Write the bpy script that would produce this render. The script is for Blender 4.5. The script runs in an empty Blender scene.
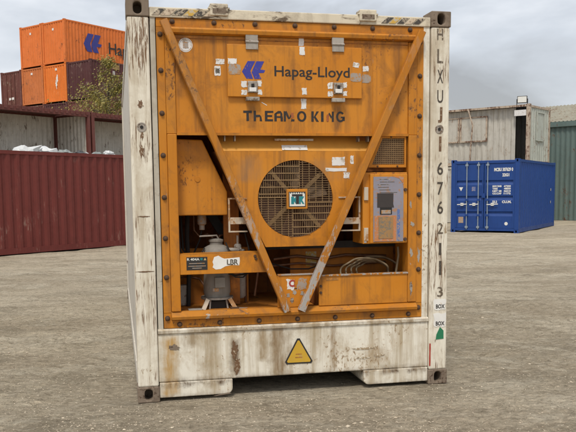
import bpy, math, random
from math import radians, sin, cos, pi
from mathutils import Vector, Matrix, noise
random.seed(7)
S = bpy.context.scene
COL = S.collection

# ------------------------------------------------------------------ camera
cam_d = bpy.data.cameras.new('camera'); cam = bpy.data.objects.new('camera', cam_d); COL.objects.link(cam)
cam_d.sensor_width = 36.0; cam_d.lens = 36.0 * 780 / 576; cam_d.shift_y = 59.7 / 576
cam_d.clip_start = 0.1; cam_d.clip_end = 3000
p_, r_ = radians(6.187), radians(0.591)
fwd = Vector((0, cos(p_), -sin(p_))); dwn = Vector((0, -sin(p_), -cos(p_))); rgt = Vector((1, 0, 0))
r2 = cos(r_) * rgt + sin(r_) * dwn; d2 = -sin(r_) * rgt + cos(r_) * dwn
mw = Matrix.Identity(4)
for i in range(3):
    mw[i][0] = r2[i]; mw[i][1] = -d2[i]; mw[i][2] = -fwd[i]
mw[2][3] = 1.546
cam.matrix_world = mw
S.camera = cam

# ------------------------------------------------------------------ sky and sun
SUN_EL, SUN_AZ = radians(58), radians(190)          # compass from +Y, clockwise: behind the camera, a little left
W_ = bpy.data.worlds.new('World'); S.world = W_; W_.use_nodes = True
nt = W_.node_tree; nt.nodes.clear()
def wn(t, **k):
    n = nt.nodes.new(t)
    for a, b in k.items(): setattr(n, a, b)
    return n
wo = wn('ShaderNodeOutputWorld'); bg = wn('ShaderNodeBackground')
sky = wn('ShaderNodeTexSky', sky_type='NISHITA', sun_disc=False, sun_elevation=SUN_EL, sun_rotation=SUN_AZ, air_density=1.0, dust_density=2.0)
tc = wn('ShaderNodeTexCoord'); mp = wn('ShaderNodeMapping'); mp.inputs['Scale'].default_value = (2.2, 2.2, 5.0); mp.inputs['Location'].default_value = (1.7, 0.4, 1.4)
n1 = wn('ShaderNodeTexNoise'); n1.inputs['Scale'].default_value = 1.15; n1.inputs['Detail'].default_value = 6; n1.inputs['Roughness'].default_value = .52; n1.inputs['Distortion'].default_value = .35
rp = wn('ShaderNodeValToRGB'); cr = rp.color_ramp
cr.elements[0].position = .33; cr.elements[0].color = (.26, .26, .265, 1)
cr.elements[1].position = .68; cr.elements[1].color = (.76, .765, .775, 1)
e_ = cr.elements.new(.47); e_.color = (.43, .45, .48, 1)
mx = wn('ShaderNodeMix', data_type='RGBA'); mx.inputs['Factor'].default_value = .88
sc_ = wn('ShaderNodeMix', data_type='RGBA', blend_type='MULTIPLY'); sc_.inputs['Factor'].default_value = 1; sc_.inputs['B'].default_value = (.11, .11, .11, 1)
L = nt.links.new
L(tc.outputs['Generated'], mp.inputs['Vector']); L(mp.outputs[0], n1.inputs['Vector']); L(n1.outputs['Fac'], rp.inputs[0])
L(sky.outputs[0], sc_.inputs['A']); L(sc_.outputs['Result'], mx.inputs['A']); L(rp.outputs[0], mx.inputs['B'])
L(mx.outputs['Result'], bg.inputs[0]); L(bg.outputs[0], wo.inputs[0]); bg.inputs[1].default_value = 1.0
sd = bpy.data.lights.new('sun', 'SUN'); sd.energy = 1.5; sd.angle = radians(12); sd.color = (1, .94, .85)
sun = bpy.data.objects.new('sun', sd); COL.objects.link(sun)
sdir = Vector((sin(SUN_AZ) * cos(SUN_EL), cos(SUN_AZ) * cos(SUN_EL), sin(SUN_EL)))
sun.rotation_euler = sdir.to_track_quat('Z', 'Y').to_euler()
S.view_settings.view_transform = 'Standard'; S.view_settings.look = 'None'; S.view_settings.gamma = 1; S.view_settings.use_curve_mapping = False
S.view_settings.exposure = 0.70

# ------------------------------------------------------------------ materials
class NT:
    def __init__(s, name):
        s.m = bpy.data.materials.new(name); s.m.use_nodes = True; s.t = s.m.node_tree; s.t.nodes.clear()
        s.o = s.n('ShaderNodeOutputMaterial'); s.b = s.n('ShaderNodeBsdfPrincipled'); s.l(s.b.outputs[0], s.o.inputs[0])
    def n(s, t, **k):
        x = s.t.nodes.new(t)
        for a, b in k.items(): setattr(x, a, b)
        return x
    def l(s, a, b): s.t.links.new(a, b)
    def coord(s, rnd=True):
        c = s.n('ShaderNodeTexCoord').outputs['Object']
        if rnd:
            oi = s.n('ShaderNodeObjectInfo'); mu = s.n('ShaderNodeMath', operation='MULTIPLY'); mu.inputs[1].default_value = 7.0; s.l(oi.outputs['Random'], mu.inputs[0])
            ad = s.n('ShaderNodeVectorMath', operation='ADD'); s.l(c, ad.inputs[0]); s.l(mu.outputs[0], ad.inputs[1]); c = ad.outputs[0]
        return c
    def noise(s, co, scale=(1, 1, 1), detail=5, rough=.6, dist=0, loc=(0, 0, 0)):
        m = s.n('ShaderNodeMapping'); m.inputs['Scale'].default_value = scale; m.inputs['Location'].default_value = loc; s.l(co, m.inputs[0])
        x = s.n('ShaderNodeTexNoise'); x.inputs['Scale'].default_value = 1; x.inputs['Detail'].default_value = detail; x.inputs['Roughness'].default_value = rough; x.inputs['Distortion'].default_value = dist
        s.l(m.outputs[0], x.inputs['Vector']); return x.outputs['Fac']
    def ramp(s, v, a, b, lo=0., hi=1.):
        x = s.n('ShaderNodeMapRange', clamp=True); x.inputs[1].default_value = a; x.inputs[2].default_value = b; x.inputs[3].default_value = lo; x.inputs[4].default_value = hi
        s.l(v, x.inputs[0]); return x.outputs[0]
    def math(s, op, a, b=None):
        x = s.n('ShaderNodeMath', operation=op)
        for i, v in enumerate((a, b)):
            if v is None: continue
            if isinstance(v, (int, float)): x.inputs[i].default_value = v
            else: s.l(v, x.inputs[i])
        return x.outputs[0]
    def mix(s, f, a, b, bt='MIX'):
        x = s.n('ShaderNodeMix', data_type='RGBA', blend_type=bt)
        for k, v in (('Factor', f), ('A', a), ('B', b)):
            if isinstance(v, (int, float)): x.inputs[k].default_value = v
            elif isinstance(v, tuple): x.inputs[k].default_value = v + (1,) if len(v) == 3 else v
            else: s.l(v, x.inputs[k])
        return x.outputs['Result']
    def bump(s, h, st=.3, d=.01):
        x = s.n('ShaderNodeBump'); x.inputs['Strength'].default_value = st; x.inputs['Distance'].default_value = d
        s.l(h, x.inputs['Height']); s.l(x.outputs[0], s.b.inputs['Normal'])

def mul(c, k): return tuple(v * k for v in c)

def paint(name, base, fade=None, var=.5, dirt=(.10, .075, .05), dirt_amt=.35, streak=.35, chip=(.10, .04, .018), chip_amt=.12, chip_scale=(14, 14, 14),
          chip2=None, chip2_amt=.1, rough=.55, wav=.15, metal=0, stains=(), rnd=True, grime_scale=1.0, chip2_fade=None, chip_edge=.06, dirt_lo=.5):
    """weathered paint: faded patches, vertical dirt streaks, rust chips, dents"""
    t = NT(name); co = t.coord(rnd)
    fade = fade or tuple(min(1, c * 1.18 + .02) for c in base)
    c = t.mix(t.ramp(t.noise(co, (1.6, 1.6, 1.1), 6, .6), .35, .65, 0, var), base, fade)
    c = t.mix(t.ramp(t.noise(co, (5, 5, 4), 6, .7, .5, (3, 1, 2)), dirt_lo, dirt_lo + .25, 0, dirt_amt), c, dirt)
    st = t.ramp(t.noise(co, (18 * grime_scale, 18 * grime_scale, .9), 5, .62, .3), dirt_lo, dirt_lo + .28, 0, streak)
    c = t.mix(st, c, dirt)
    if stains:
        sx = t.n('ShaderNodeSeparateXYZ'); s0 = t.n('ShaderNodeTexCoord').outputs['Object']; t.l(s0, sx.inputs[0])
        wob = t.noise(s0, (9, 9, 9), 5, .65)
        for (x0, w, z0, z1, colr, amt) in stains:
            a = t.math('ABSOLUTE', t.math('SUBTRACT', t.math('ADD', sx.outputs[0], t.math('MULTIPLY', t.math('SUBTRACT', wob, .5), w * 1.6)), x0))
            fx = t.ramp(a, w * .25, w, 1, 0) if w < .5 else t.ramp(wob, .40, .56, .15, 1)
            zz = t.math('ADD', sx.outputs[2], t.math('MULTIPLY', t.math('SUBTRACT', wob, .5), .10))
            fz = t.math('MULTIPLY', t.ramp(zz, z0, z0 + .04), t.ramp(zz, z1 - .05, z1, 1, 0))
            br = t.ramp(t.noise(s0, (30, 30, 5), 5, .65), .35, .6, .35, 1)
            c = t.mix(t.math('MULTIPLY', t.math('MULTIPLY', t.math('MULTIPLY', fx, fz), br), amt), c, colr)
    h = None
    if chip2 is not None:
        k2 = t.ramp(t.math('MULTIPLY', t.noise(co, (22, 22, 9), 6, .7, .6, (5, 5, 5)), t.ramp(t.noise(co, (2.3, 2.3, 2.3), 3, .5, 0, (8, 2, 4)), .3, .7, .65, 1.1)), .60 - chip2_amt, .63 - chip2_amt)
        if chip2_fade:                                # wear concentrated towards the foot, where loads scrape
            sz = t.n('ShaderNodeSeparateXYZ'); t.l(t.n('ShaderNodeTexCoord').outputs['Object'], sz.inputs[0])
            k2 = t.math('MULTIPLY', k2, t.ramp(sz.outputs[2], chip2_fade[1], chip2_fade[0], 1, .12))
        c = t.mix(k2, c, chip2)
    k = t.ramp(t.math('MULTIPLY', t.noise(co, chip_scale, 7, .68, .4), t.ramp(t.noise(co, (1.7, 1.7, 1.7), 3, .5, 0, (1, 7, 3)), .3, .7, .6, 1.1)), .62 - chip_amt, .62 + chip_edge - chip_amt)
    halo = t.ramp(t.math('MULTIPLY', t.noise(co, chip_scale, 7, .68, .4), t.ramp(t.noise(co, (1.7, 1.7, 1.7), 3, .5, 0, (1, 7, 3)), .3, .7, .6, 1.1)), .55 - chip_amt, .66 - chip_amt, 0, .35)
    c = t.mix(halo, c, mul(chip, 1.9)); c = t.mix(t.math('MULTIPLY', k, .9), c, chip)
    t.l(c, t.b.inputs['Base Color']); t.b.inputs['Metallic'].default_value = metal; t.b.inputs['Specular IOR Level'].default_value = .3
    t.l(t.ramp(t.noise(co, (8, 8, 8), 4), .3, .7, rough - .1, min(1, rough + .2)), t.b.inputs['Roughness'])
    hh = t.math('ADD', t.math('MULTIPLY', t.noise(co, (3, 3, 2.2), 3, .5), wav * 4), t.math('SUBTRACT', t.math('MULTIPLY', t.noise(co, (60, 60, 60), 3), .06), t.math('MULTIPLY', k, .25)))
    t.bump(hh, .55, .012)
    return t.m

def plain(name, col, rough=.6, metal=0, var=.25, scale=20, bump=.1):
    t = NT(name); co = t.coord()
    n = t.noise(co, (scale,) * 3, 5, .65)
    t.l(t.mix(t.ramp(n, .3, .75, 0, var * 2), col, mul(col, .55)), t.b.inputs['Base Color'])
    t.b.inputs['Roughness'].default_value = rough; t.b.inputs['Metallic'].default_value = metal
    t.bump(n, bump, .005); return t.m

def worn_print(name, col, under, amt=.12, scale=45):
    """print or vinyl with flakes missing, the colour below showing"""
    t = NT(name); co = t.coord()
    k = t.ramp(t.noise(co, (scale,) * 3, 6, .7, .5), .62 - amt, .65 - amt)
    c = t.mix(t.ramp(t.noise(co, (9, 9, 9), 4), .35, .7, 0, .35), col, mul(col, .7))
    t.l(t.mix(k, c, under), t.b.inputs['Base Color']); t.b.inputs['Roughness'].default_value = .6
    return t.m

ORANGE = (.545, .195, .012); CREAM = (.70, .62, .455)
BRN = (.13, .085, .045)
MT = {}
GR = (.15, .065, .022)
og = [(-.84, .05, 2.2, 2.70, GR, .55), (-.70, .04, 1.97, 2.7, GR, .45), (-.60, .03, 2.35, 2.7, GR, .6), (-.33, .05, 1.98, 2.21, GR, .7), (.32, .05, 1.98, 2.21, GR, .7), (.57, .04, 2.0, 2.7, GR, .5), (.68, .03, 2.3, 2.7, GR, .55), (.80, .06, 2.1, 2.7, GR, .5), (-.1, .9, 2.625, 2.69, GR, .6),
      (.2, .3, 1.60, 1.80, (.30, .17, .08), .35), (-.35, .12, 1.6, 1.82, (.26, .16, .09), .5), (0, .9, .66, .72, GR, .5), (-.62, .3, 1.37, 1.42, GR, .6), (.45, .03, .67, .9, GR, .5), (.70, .04, .67, .9, GR, .4)]
MT['orange'] = paint('orange_paint', ORANGE, (.62, .265, .035), dirt=(.20, .085, .024), dirt_amt=.75, streak=.85, chip=(.22, .09, .027), chip_amt=.012, chip_scale=(55, 55, 40), rough=.42, wav=.22, stains=og)
MT['orange_toplit'] = paint('toplit_orange_paint', (.66, .30, .05), (.69, .34, .07), dirt=(.4, .2, .05), dirt_amt=.3, streak=.3, chip=(.3, .13, .04), chip_amt=-.02, chip_scale=(55, 55, 40), rough=.45, wav=.1)  # sloped strip over the fan: light from above put into a paler orange
MT['orange_fr'] = paint('orange_frame_paint', mul(ORANGE, .92), (.55, .23, .03), dirt=(.16, .078, .03), dirt_amt=.75, streak=.65, chip=(.15, .07, .03), chip_amt=.03, chip_scale=(42, 42, 26), chip2=(.36, .30, .24), chip2_amt=-.04, rough=.55, wav=.1)
MT['orange_br'] = paint('orange_brace_paint', mul(ORANGE, .82), (.50, .225, .045), dirt=(.17, .095, .045), dirt_amt=.6, streak=.4, chip=(.19, .10, .045), chip_amt=.045, chip_scale=(45, 45, 30), chip2=(.37, .34, .31), chip2_amt=.125, rough=.55, wav=.1, chip2_fade=(1.9, .9))
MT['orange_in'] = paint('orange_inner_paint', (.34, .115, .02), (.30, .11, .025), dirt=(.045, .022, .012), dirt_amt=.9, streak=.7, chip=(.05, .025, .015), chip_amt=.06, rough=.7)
RUST = (.085, .036, .017)
MT['cream_post'] = paint('cream_post_paint', (.75, .70, .58), (.80, .755, .645), dirt=(.34, .25, .14), dirt_amt=.5, streak=.7, chip=(.17, .09, .042), chip_amt=.115, chip_scale=(100, 100, 6.5), chip_edge=.05, chip2=(.36, .27, .17), chip2_amt=-.01, rough=.6, wav=.25, rnd=False, dirt_lo=.45)
st = [(-.97, .07, .03, .50, (.45, .26, .07), .9), (-.49, .05, .15, .46, (.13, .075, .035), 1.0), (-.15, .11, .14, .54, (.26, .18, .10), 1.0), (-.28, .05, .25, .54, (.30, .21, .11), .85), (-.68, .09, .05, .54, (.33, .245, .14), .7),
      (.28, .035, .14, .54, (.27, .185, .10), .9), (-.82, .08, .38, .54, (.28, .20, .11), .8), (.62, .14, .18, .34, (.32, .225, .125), .6), (0, 1.4, .09, .185, (.12, .075, .04), 1.0), (0, 1.4, -.1, .065, (.12, .08, .045), 1.0), (.45, .6, .49, .56, (.3, .21, .12), .7), (-.5, .7, .49, .56, (.22, .15, .08), .8), (1.0, .06, .1, .5, (.34, .25, .14), .5)]
MT['cream_sill'] = paint('cream_sill_paint', (.755, .71, .60), (.80, .76, .66), dirt=(.36, .27, .15), dirt_amt=.7, streak=.9, chip=(.30, .21, .12), chip_amt=.085, chip_scale=(44, 44, 30), rough=.6, wav=.5, stains=st, rnd=False, grime_scale=.8, dirt_lo=.46)
MT['grey_strip'] = paint('pale_grey_paint', (.46, .42, .34), dirt=(.2, .16, .11), dirt_amt=.6, streak=.5, chip=(.14, .09, .05), chip_amt=.09, rough=.65)
MT['side_pale'] = paint('pale_side_paint', (.55, .515, .445), dirt=(.3, .26, .2), dirt_amt=.4, streak=.4, chip_amt=.04)
MT['beam'] = paint('cream_beam_paint', (.62, .55, .42), dirt=(.16, .11, .07), dirt_amt=.8, streak=.3, chip=(.10, .065, .04), chip_amt=.13, chip_scale=(9, 9, 22), rough=.65)
MT['fitting'] = paint('fitting_steel', (.19, .145, .105), (.28, .22, .165), dirt=(.06, .04, .026), dirt_amt=.8, chip=(.06, .032, .018), chip_amt=.12, chip_scale=(40, 40, 40), rough=.75)
MT['bolt'] = plain('rusty_bolt', (.11, .058, .03), .75, .1, .5, 60)
MT['dark'] = plain('dark_steel', (.02, .017, .015), .8)
MT['black'] = worn_print('black_vinyl', (.022, .017, .015), (.30, .12, .025), -.02, 60)
MT['blackp'] = plain('black_print', (.025, .022, .02), .6)
MT['blue_logo'] = worn_print('blue_vinyl', (.035, .04, .30), (.3, .14, .05), .02, 50)
MT['blue_logo_far'] = plain('blue_print', (.035, .04, .25), .6)
MT['white'] = worn_print('white_label', (.74, .72, .69), (.45, .38, .30), .06, 30)
MT['silver_tape'] = worn_print('silver_label', (.36, .30, .25), (.42, .21, .07), .10, 40)
MT['galv'] = paint('galvanised_steel', (.36, .325, .28), dirt=(.15, .11, .08), dirt_amt=.6, chip=(.14, .085, .05), chip_amt=.1, chip_scale=(40, 40, 40), rough=.6, metal=.1)
MT['rail'] = paint('worn_pale_rail', (.52, .44, .34), dirt=(.2, .12, .06), dirt_amt=.6, chip=(.34, .16, .05), chip_amt=.14, rough=.6)
MT['iron'] = paint('grey_cast_iron', (.25, .23, .20), dirt=(.11, .085, .06), dirt_amt=.6, streak=.5, chip=(.16, .11, .07), chip_amt=.07, rough=.6)
MT['guard'] = plain('guard_wire', (.24, .145, .065), .6, .2, .4, 30)
MT['guard2'] = plain('guard_wire_coarse', (.36, .225, .10), .6, .1, .4, 30)
MT['fan'] = plain('fan_blade', (.26, .17, .10), .6, .1, .3, 12)
MT['fanhole'] = plain('fan_duct_paint', (.24, .13, .085), .8, 0, .4, 9)
MT['teal'] = plain('teal_print', (.01, .22, .24), .5)
MT['badge'] = plain('badge_white', (.75, .74, .68), .5, 0, .1)
MT['ctrl'] = worn_print('faded_control_panel', (.27, .255, .30), (.36, .20, .12), .06, 26)
MT['screen'] = plain('dark_screen', (.045, .035, .032), .3, 0, .2)
MT['keypad'] = worn_print('worn_keypad', (.36, .20, .075), (.2, .16, .11), .12, 50)
MT['salmon'] = worn_print('peeled_orange', (.52, .20, .07), (.40, .27, .2), .08, 30)
MT['bluetape'] = worn_print('blue_tape', (.10, .16, .36), (.35, .25, .2), .1, 40)
MT['hz_y'] = worn_print('hazard_yellow', (.58, .36, .06), (.5, .42, .3), .12, 40)
MT['hz_k'] = worn_print('hazard_black', (.06, .05, .04), (.4, .33, .24), .10, 30)
MT['hz_w'] = worn_print('hazard_pale', (.58, .47, .34), (.3, .22, .15), .08, 30)
MT['yellow'] = worn_print('warning_yellow', (.60, .36, .03), (.5, .32, .08), .04, 20)
MT['green'] = plain('green_print', (.02, .20, .09), .5)
MT['rustm'] = worn_print('rust_mark', (.16, .085, .04), (.5, .42, .3), .04, 60)
MT['char'] = worn_print('worn_character', (.07, .055, .04), (.58, .5, .37), .0, 60)
MT['charw'] = worn_print('very_worn_character', (.12, .09, .06), (.60, .52, .39), .045, 70)
MT['residue'] = plain('red_residue', (.36, .10, .025), .6)
MT['red'] = plain('red_print', (.42, .05, .03), .6)
MT['ghost'] = worn_print('faded_print', (.33, .15, .035), (.5, .2, .03), .1, 50)
MT['cable'] = plain('grey_cable', (.20, .145, .08), .6)
MT['paper'] = worn_print('torn_label', (.80, .78, .73), (.7, .62, .52), .03, 25)
MT['scuff'] = worn_print('brown_scuff', (.36, .27, .165), (.66, .6, .48), .10, 45)
MT['ink'] = worn_print('smudged_ink', (.10, .085, .06), (.6, .55, .48), .03, 60)

# ------------------------------------------------------------------ mesh helpers
class MB:
    def __init__(s): s.v = []; s.f = []
    def add(s, vs, fs):
        o = len(s.v); s.v += [tuple(v) for v in vs]; s.f += [tuple(i + o for i in f) for f in fs]; return s
    def box(s, x0, x1, y0, y1, z0, z1):
        return s.add([(x, y, z) for z in (z0, z1) for y in (y0, y1) for x in (x0, x1)],
                     [(0, 2, 3, 1), (4, 5, 7, 6), (0, 1, 5, 4), (2, 6, 7, 3), (0, 4, 6, 2), (1, 3, 7, 5)])
    def prism(s, poly, y0, y1):                       # poly in (x,z), front at y0
        n = len(poly); a = sum(poly[i][0] * poly[(i + 1) % n][1] - poly[(i + 1) % n][0] * poly[i][1] for i in range(n))
        if a < 0: poly = poly[::-1]
        vs = [(x, y0, z) for x, z in poly] + [(x, y1, z) for x, z in poly]
        return s.add(vs, [tuple(range(n)), tuple(range(2 * n - 1, n - 1, -1))] + [(i, i + n, (i + 1) % n + n, (i + 1) % n) for i in range(n)])
    def bar(s, a, b, w, d):                            # square bar from a to b, w across, d in depth
        a, b = Vector(a), Vector(b); t = (b - a).normalized(); up = Vector((0, 1, 0))
        if abs(t.dot(up)) > .95: up = Vector((1, 0, 0))
        q = t.cross(up).normalized() * w / 2; u = q.cross(t).normalized() * d / 2
        return s.add([p + i * q + j * u for p in (a, b) for i, j in ((-1, -1), (1, -1), (1, 1), (-1, 1))],
                     [(3, 2, 1, 0), (4, 5, 6, 7)] + [(i, (i + 1) % 4, (i + 1) % 4 + 4, i + 4) for i in range(4)])
    def tube(s, pts, r, n=8):
        pts = [Vector(p) for p in pts]; rs = r if isinstance(r, (list, tuple)) else [r] * len(pts); o = []
        ref = None
        for i, p in enumerate(pts):
            t = (pts[min(i + 1, len(pts) - 1)] - pts[max(i - 1, 0)]).normalized()
            if ref is None: ref = t.orthogonal().normalized()
            ref = (ref - t * ref.dot(t)).normalized(); b = t.cross(ref)
            o += [p + rs[i] * (cos(2 * pi * k / n) * ref + sin(2 * pi * k / n) * b) for k in range(n)]
        m = len(pts)
        fs = [(i * n + k, i * n + (k + 1) % n, (i + 1) * n + (k + 1) % n, (i + 1) * n + k) for i in range(m - 1) for k in range(n)]
        return s.add(o, fs + [tuple(range(n - 1, -1, -1)), tuple((m - 1) * n + k for k in range(n))])
    def lathe(s, prof, c, n=24, axis='z'):             # prof (r, h)
        o = []
        for r, h in prof:
            for k in range(n):
                a, b = r * cos(2 * pi * k / n), r * sin(2 * pi * k / n)
                o.append((c[0] + a, c[1] + b, c[2] + h) if axis == 'z' else (c[0] + a, c[1] - h, c[2] + b))
        m = len(prof)
        fs = [(i * n + k, i * n + (k + 1) % n, (i + 1) * n + (k + 1) % n, (i + 1) * n + k) for i in range(m - 1) for k in range(n)]
        return s.add(o, fs + [tuple(range(n - 1, -1, -1)), tuple((m - 1) * n + k for k in range(n))])
    def holed(s, poly, c, rx, rz, y0, y1, n=32, sq=2.0):   # convex plate in (x,z) with an elliptic hole
        poly = list(poly); m = len(poly)
        if sum(poly[i][0] * poly[(i + 1) % m][1] - poly[(i + 1) % m][0] * poly[i][1] for i in range(m)) < 0: poly = poly[::-1]
        an = sorted([2 * pi * k / n for k in range(n)] + [math.atan2(z - c[1], x - c[0]) % (2 * pi) for x, z in poly])
        ang = []
        for a in an:
            if not ang or a - ang[-1] > 1e-4: ang.append(a)
        out, inn = [], []
        for a in ang:
            dx, dz = cos(a), sin(a); best = 1e9
            for i in range(m):
                ax, az = poly[i][0] - c[0], poly[i][1] - c[1]; ex, ez = poly[(i + 1) % m][0] - poly[i][0], poly[(i + 1) % m][1] - poly[i][1]
                det = dx * -ez + dz * ex
                if abs(det) < 1e-9: continue
                t = (ax * -ez + az * ex) / det; u = (dx * az - dz * ax) / det
                if t > 0 and -1e-6 <= u <= 1 + 1e-6: best = min(best, t)
            out.append((c[0] + dx * best, c[1] + dz * best))
            k = (abs(dx / rx) ** sq + abs(dz / rz) ** sq) ** (-1 / sq); inn.append((c[0] + dx * k, c[1] + dz * k))
        N = len(ang)
        vs = [(x, y0, z) for x, z in out] + [(x, y0, z) for x, z in inn] + [(x, y1, z) for x, z in out] + [(x, y1, z) for x, z in inn]
        fs = []
        for i in range(N):
            j = (i + 1) % N
            fs += [(i, j, N + j, N + i), (2 * N + i, 3 * N + i, 3 * N + j, 2 * N + j), (i, 2 * N + i, 2 * N + j, j), (N + i, N + j, 3 * N + j, 3 * N + i)]
        return s.add(vs, fs)
    def mesh(s, name, mat, smooth=None):
        me = bpy.data.meshes.new(name); me.from_pydata(s.v, [], s.f); me.validate()
        me.materials.append(mat)
        if smooth:
            me.polygons.foreach_set('use_smooth', [True] * len(me.polygons)); me.set_sharp_from_angle(angle=radians(smooth))
        me.update(); return me
    def build(s, name, mat, parent=None, bevel=0, smooth=None, seg=2):
        o = bpy.data.objects.new(name, s.mesh(name, mat, smooth)); COL.objects.link(o); o.parent = parent
        if bevel:
            b = o.modifiers.new('bevel', 'BEVEL'); b.width = bevel; b.segments = seg; b.limit_method = 'ANGLE'; b.angle_limit = radians(35)
        return o
def box(*a): return MB().box(*a)
def empty(name, loc=(0, 0, 0), rz=0, label=None, cat=None, group=None):
    o = bpy.data.objects.new(name, None); COL.objects.link(o); o.location = loc; o.rotation_euler = (0, 0, rz)
    o.empty_display_size = .3
    return tag(o, label, cat, group)
def tag(o, label=None, cat=None, group=None, kind=None):
    for k, v in (('label', label), ('category', cat), ('group', group), ('kind', kind)):
        if v: o[k] = v
    return o
def share(name, me, parent, loc=(0, 0, 0)):
    o = bpy.data.objects.new(name, me); COL.objects.link(o); o.parent = parent; o.location = loc; return o

def text_poly(body, bold=0.0):
    cu = bpy.data.curves.new('t', 'FONT'); cu.body = body; cu.offset = bold; cu.resolution_u = 3
    ob = bpy.data.objects.new('t', cu); COL.objects.link(ob)
    dg = bpy.context.evaluated_depsgraph_get(); me = bpy.data.meshes.new_from_object(ob.evaluated_get(dg))
    v = [(p.co.x, p.co.y) for p in me.vertices]; f = [tuple(q.vertices) for q in me.polygons]
    bpy.data.objects.remove(ob); bpy.data.curves.remove(cu); bpy.data.meshes.remove(me)
    x0 = min(a for a, b in v); x1 = max(a for a, b in v); y0 = min(b for a, b in v); y1 = max(b for a, b in v)
    return v, f, (x0, x1, y0, y1)
def text(name, body, mat, parent, x0, x1, z0, z1, y, bold=0., to3=None, base=None):
    """lettering fitted to a rectangle; base = fit capitals to z0..z1 and let descenders hang"""
    v, f, (a0, a1, b0, b1) = text_poly(body, bold)
    if base: b0, b1 = 0.0, base
    to3 = to3 or (lambda u, w: (u, y, w))
    m = MB().add([to3(x0 + (a - a0) / (a1 - a0) * (x1 - x0), z0 + (b - b0) / (b1 - b0) * (z1 - z0)) for a, b in v], f)
    return m.build(name, mat, parent)
def card(name, mat, parent, x0, x1, z0, z1, y, t=.0015, rot=0, jag=0):
    if name in ('flaked_patch', 'wear_patch', 'bare_spot', 'scrape', 'silver_sticker'):   # irregular blot
        cx, cz, rx, rz, se = (x0 + x1) / 2, (z0 + z1) / 2, (x1 - x0) * .56, (z1 - z0) * .56, random.random() * 90; P = []
        for k in range(40):
            a = 2 * pi * k / 40; d = Vector((cos(a), sin(a), se))
            if name == 'silver_sticker': q = (abs(cos(a)) ** 6 + abs(sin(a)) ** 6) ** (-1 / 6) * (.88 + .10 * noise.noise(d * 3.5))
            else: q = .75 + .45 * noise.noise(d * 1.7) + .42 * noise.noise(d * 4.3 + Vector((7, 0, 0)))
            q = max(.2, q); P.append((cx + rx * q * cos(a), cz + rz * q * sin(a)))
        return MB().prism(P, y - t, y).build(name, mat, parent)
    jag = min(jag, .11 * min(x1 - x0, z1 - z0)) if jag else 0
    cx, cz = (x0 + x1) / 2, (z0 + z1) / 2; pts = []
    base = [(x0, z0), (x1, z0), (x1, z1), (x0, z1)]
    if jag:
        full = []
        for i in range(4):
            a, b = base[i], base[(i + 1) % 4]; n = 5
            for k in range(n):
                u = k / n; full.append((a[0] + (b[0] - a[0]) * u + random.uniform(-jag, jag), a[1] + (b[1] - a[1]) * u + random.uniform(-jag, jag)))
        base = full
    for x, z in base:
        dx, dz = x - cx, z - cz; pts.append((cx + dx * cos(rot) - dz * sin(rot), cz + dx * sin(rot) + dz * cos(rot)))
    return MB().prism(pts, y - t, y).build(name, mat, parent)

LOGO = [[(230, 300), (272, 225), (325, 225), (290, 293), (309, 350), (262, 350)],
        [(335, 225), (390, 225), (361, 283), (397, 287), (387, 306), (348, 308), (368, 350), (319, 350), (299, 303), (303, 291)]]
def logo(name, mat, parent, to3, t):
    m = MB()
    for pl in LOGO:
        q = [((x - 230) / 167, (350 - y) / 125) for x, y in pl]
        m.add([to3(a, b) for a, b in q], [tuple(range(len(q)))])
    return m.build(name, mat, parent)

# ------------------------------------------------------------------ ground
FOOT = (0.0763, 5.8726, radians(12.215))
def in_foot(x, y):
    dx, dy = x - FOOT[0], y - FOOT[1]; u = dx * cos(FOOT[2]) + dy * sin(FOOT[2]); w = -dx * sin(FOOT[2]) + dy * cos(FOOT[2])
    return max(abs(u) - 1.22, -w, w - 6.1)
def gz(x, y):
    k = min(1, max(0, (in_foot(x, y) + .02) / .7)) if y < 22 else 1
    far = min(1, max(0, (60 - y) / 30)) if y > 0 else .5
    v = Vector((x, y, 0))
    z = .030 * noise.noise(v * .5) + .018 * noise.noise(Vector((x * 1.2, y * 3.0, 2))) + .013 * noise.noise(Vector((x * 3.5, y * 8.0, 5))) + .028 * noise.noise(v * 5) * max(0.1, .4 + noise.noise(v * .8)) + .016 * noise.noise(v * 13)
    rut = noise.noise(Vector((x * .30 + .15 * y, y * 1.1 - x * .22, 9)))
    z += -.055 * max(0, rut - .12) + .03 * max(0, .10 - abs(rut - .10))
    return (z - .008) * (.12 + .88 * k) * (far if y < 60 else 0) - .012 * (1 - far if y < 60 else 1)
def axis(a, b, h, lim, gr):
    r = []; x = a
    while x < b: r.append(x); x += h
    up = []; s = h
    while x < lim[1]: up.append(x); s *= gr; x += s
    dn = []; x = a; s = h
    while x > lim[0]: s *= gr; x -= s; dn.append(x)
    return dn[::-1] + r + up
xs = axis(-3.4, 3.6, .028, (-900, 900), 1.07); ys = axis(4.5, 9.5, .032, (-60, 1600), 1.06)
gv = [(x, y, gz(x, y)) for y in ys for x in xs]; nx = len(xs)
gf = [(j * nx + i, j * nx + i + 1, (j + 1) * nx + i + 1, (j + 1) * nx + i) for j in range(len(ys) - 1) for i in range(nx - 1)]
t = NT('packed_gravel_ground'); co = t.coord(False)
cA = t.mix(t.ramp(t.noise(co, (.28, .5, 1), 6, .62, .4), .42, .58), (.52, .43, .305), (.68, .58, .425))
cA = t.mix(t.ramp(t.noise(co, (.9, 1.9, 1), 7, .72, .7), .49, .61, 0, .75), cA, (.36, .30, .212))
cA = t.mix(t.ramp(t.noise(co, (.7, 1.5, 1), 7, .72, .9, (4, 2, 0)), .50, .62, 0, .7), cA, (.80, .71, .545))
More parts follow.
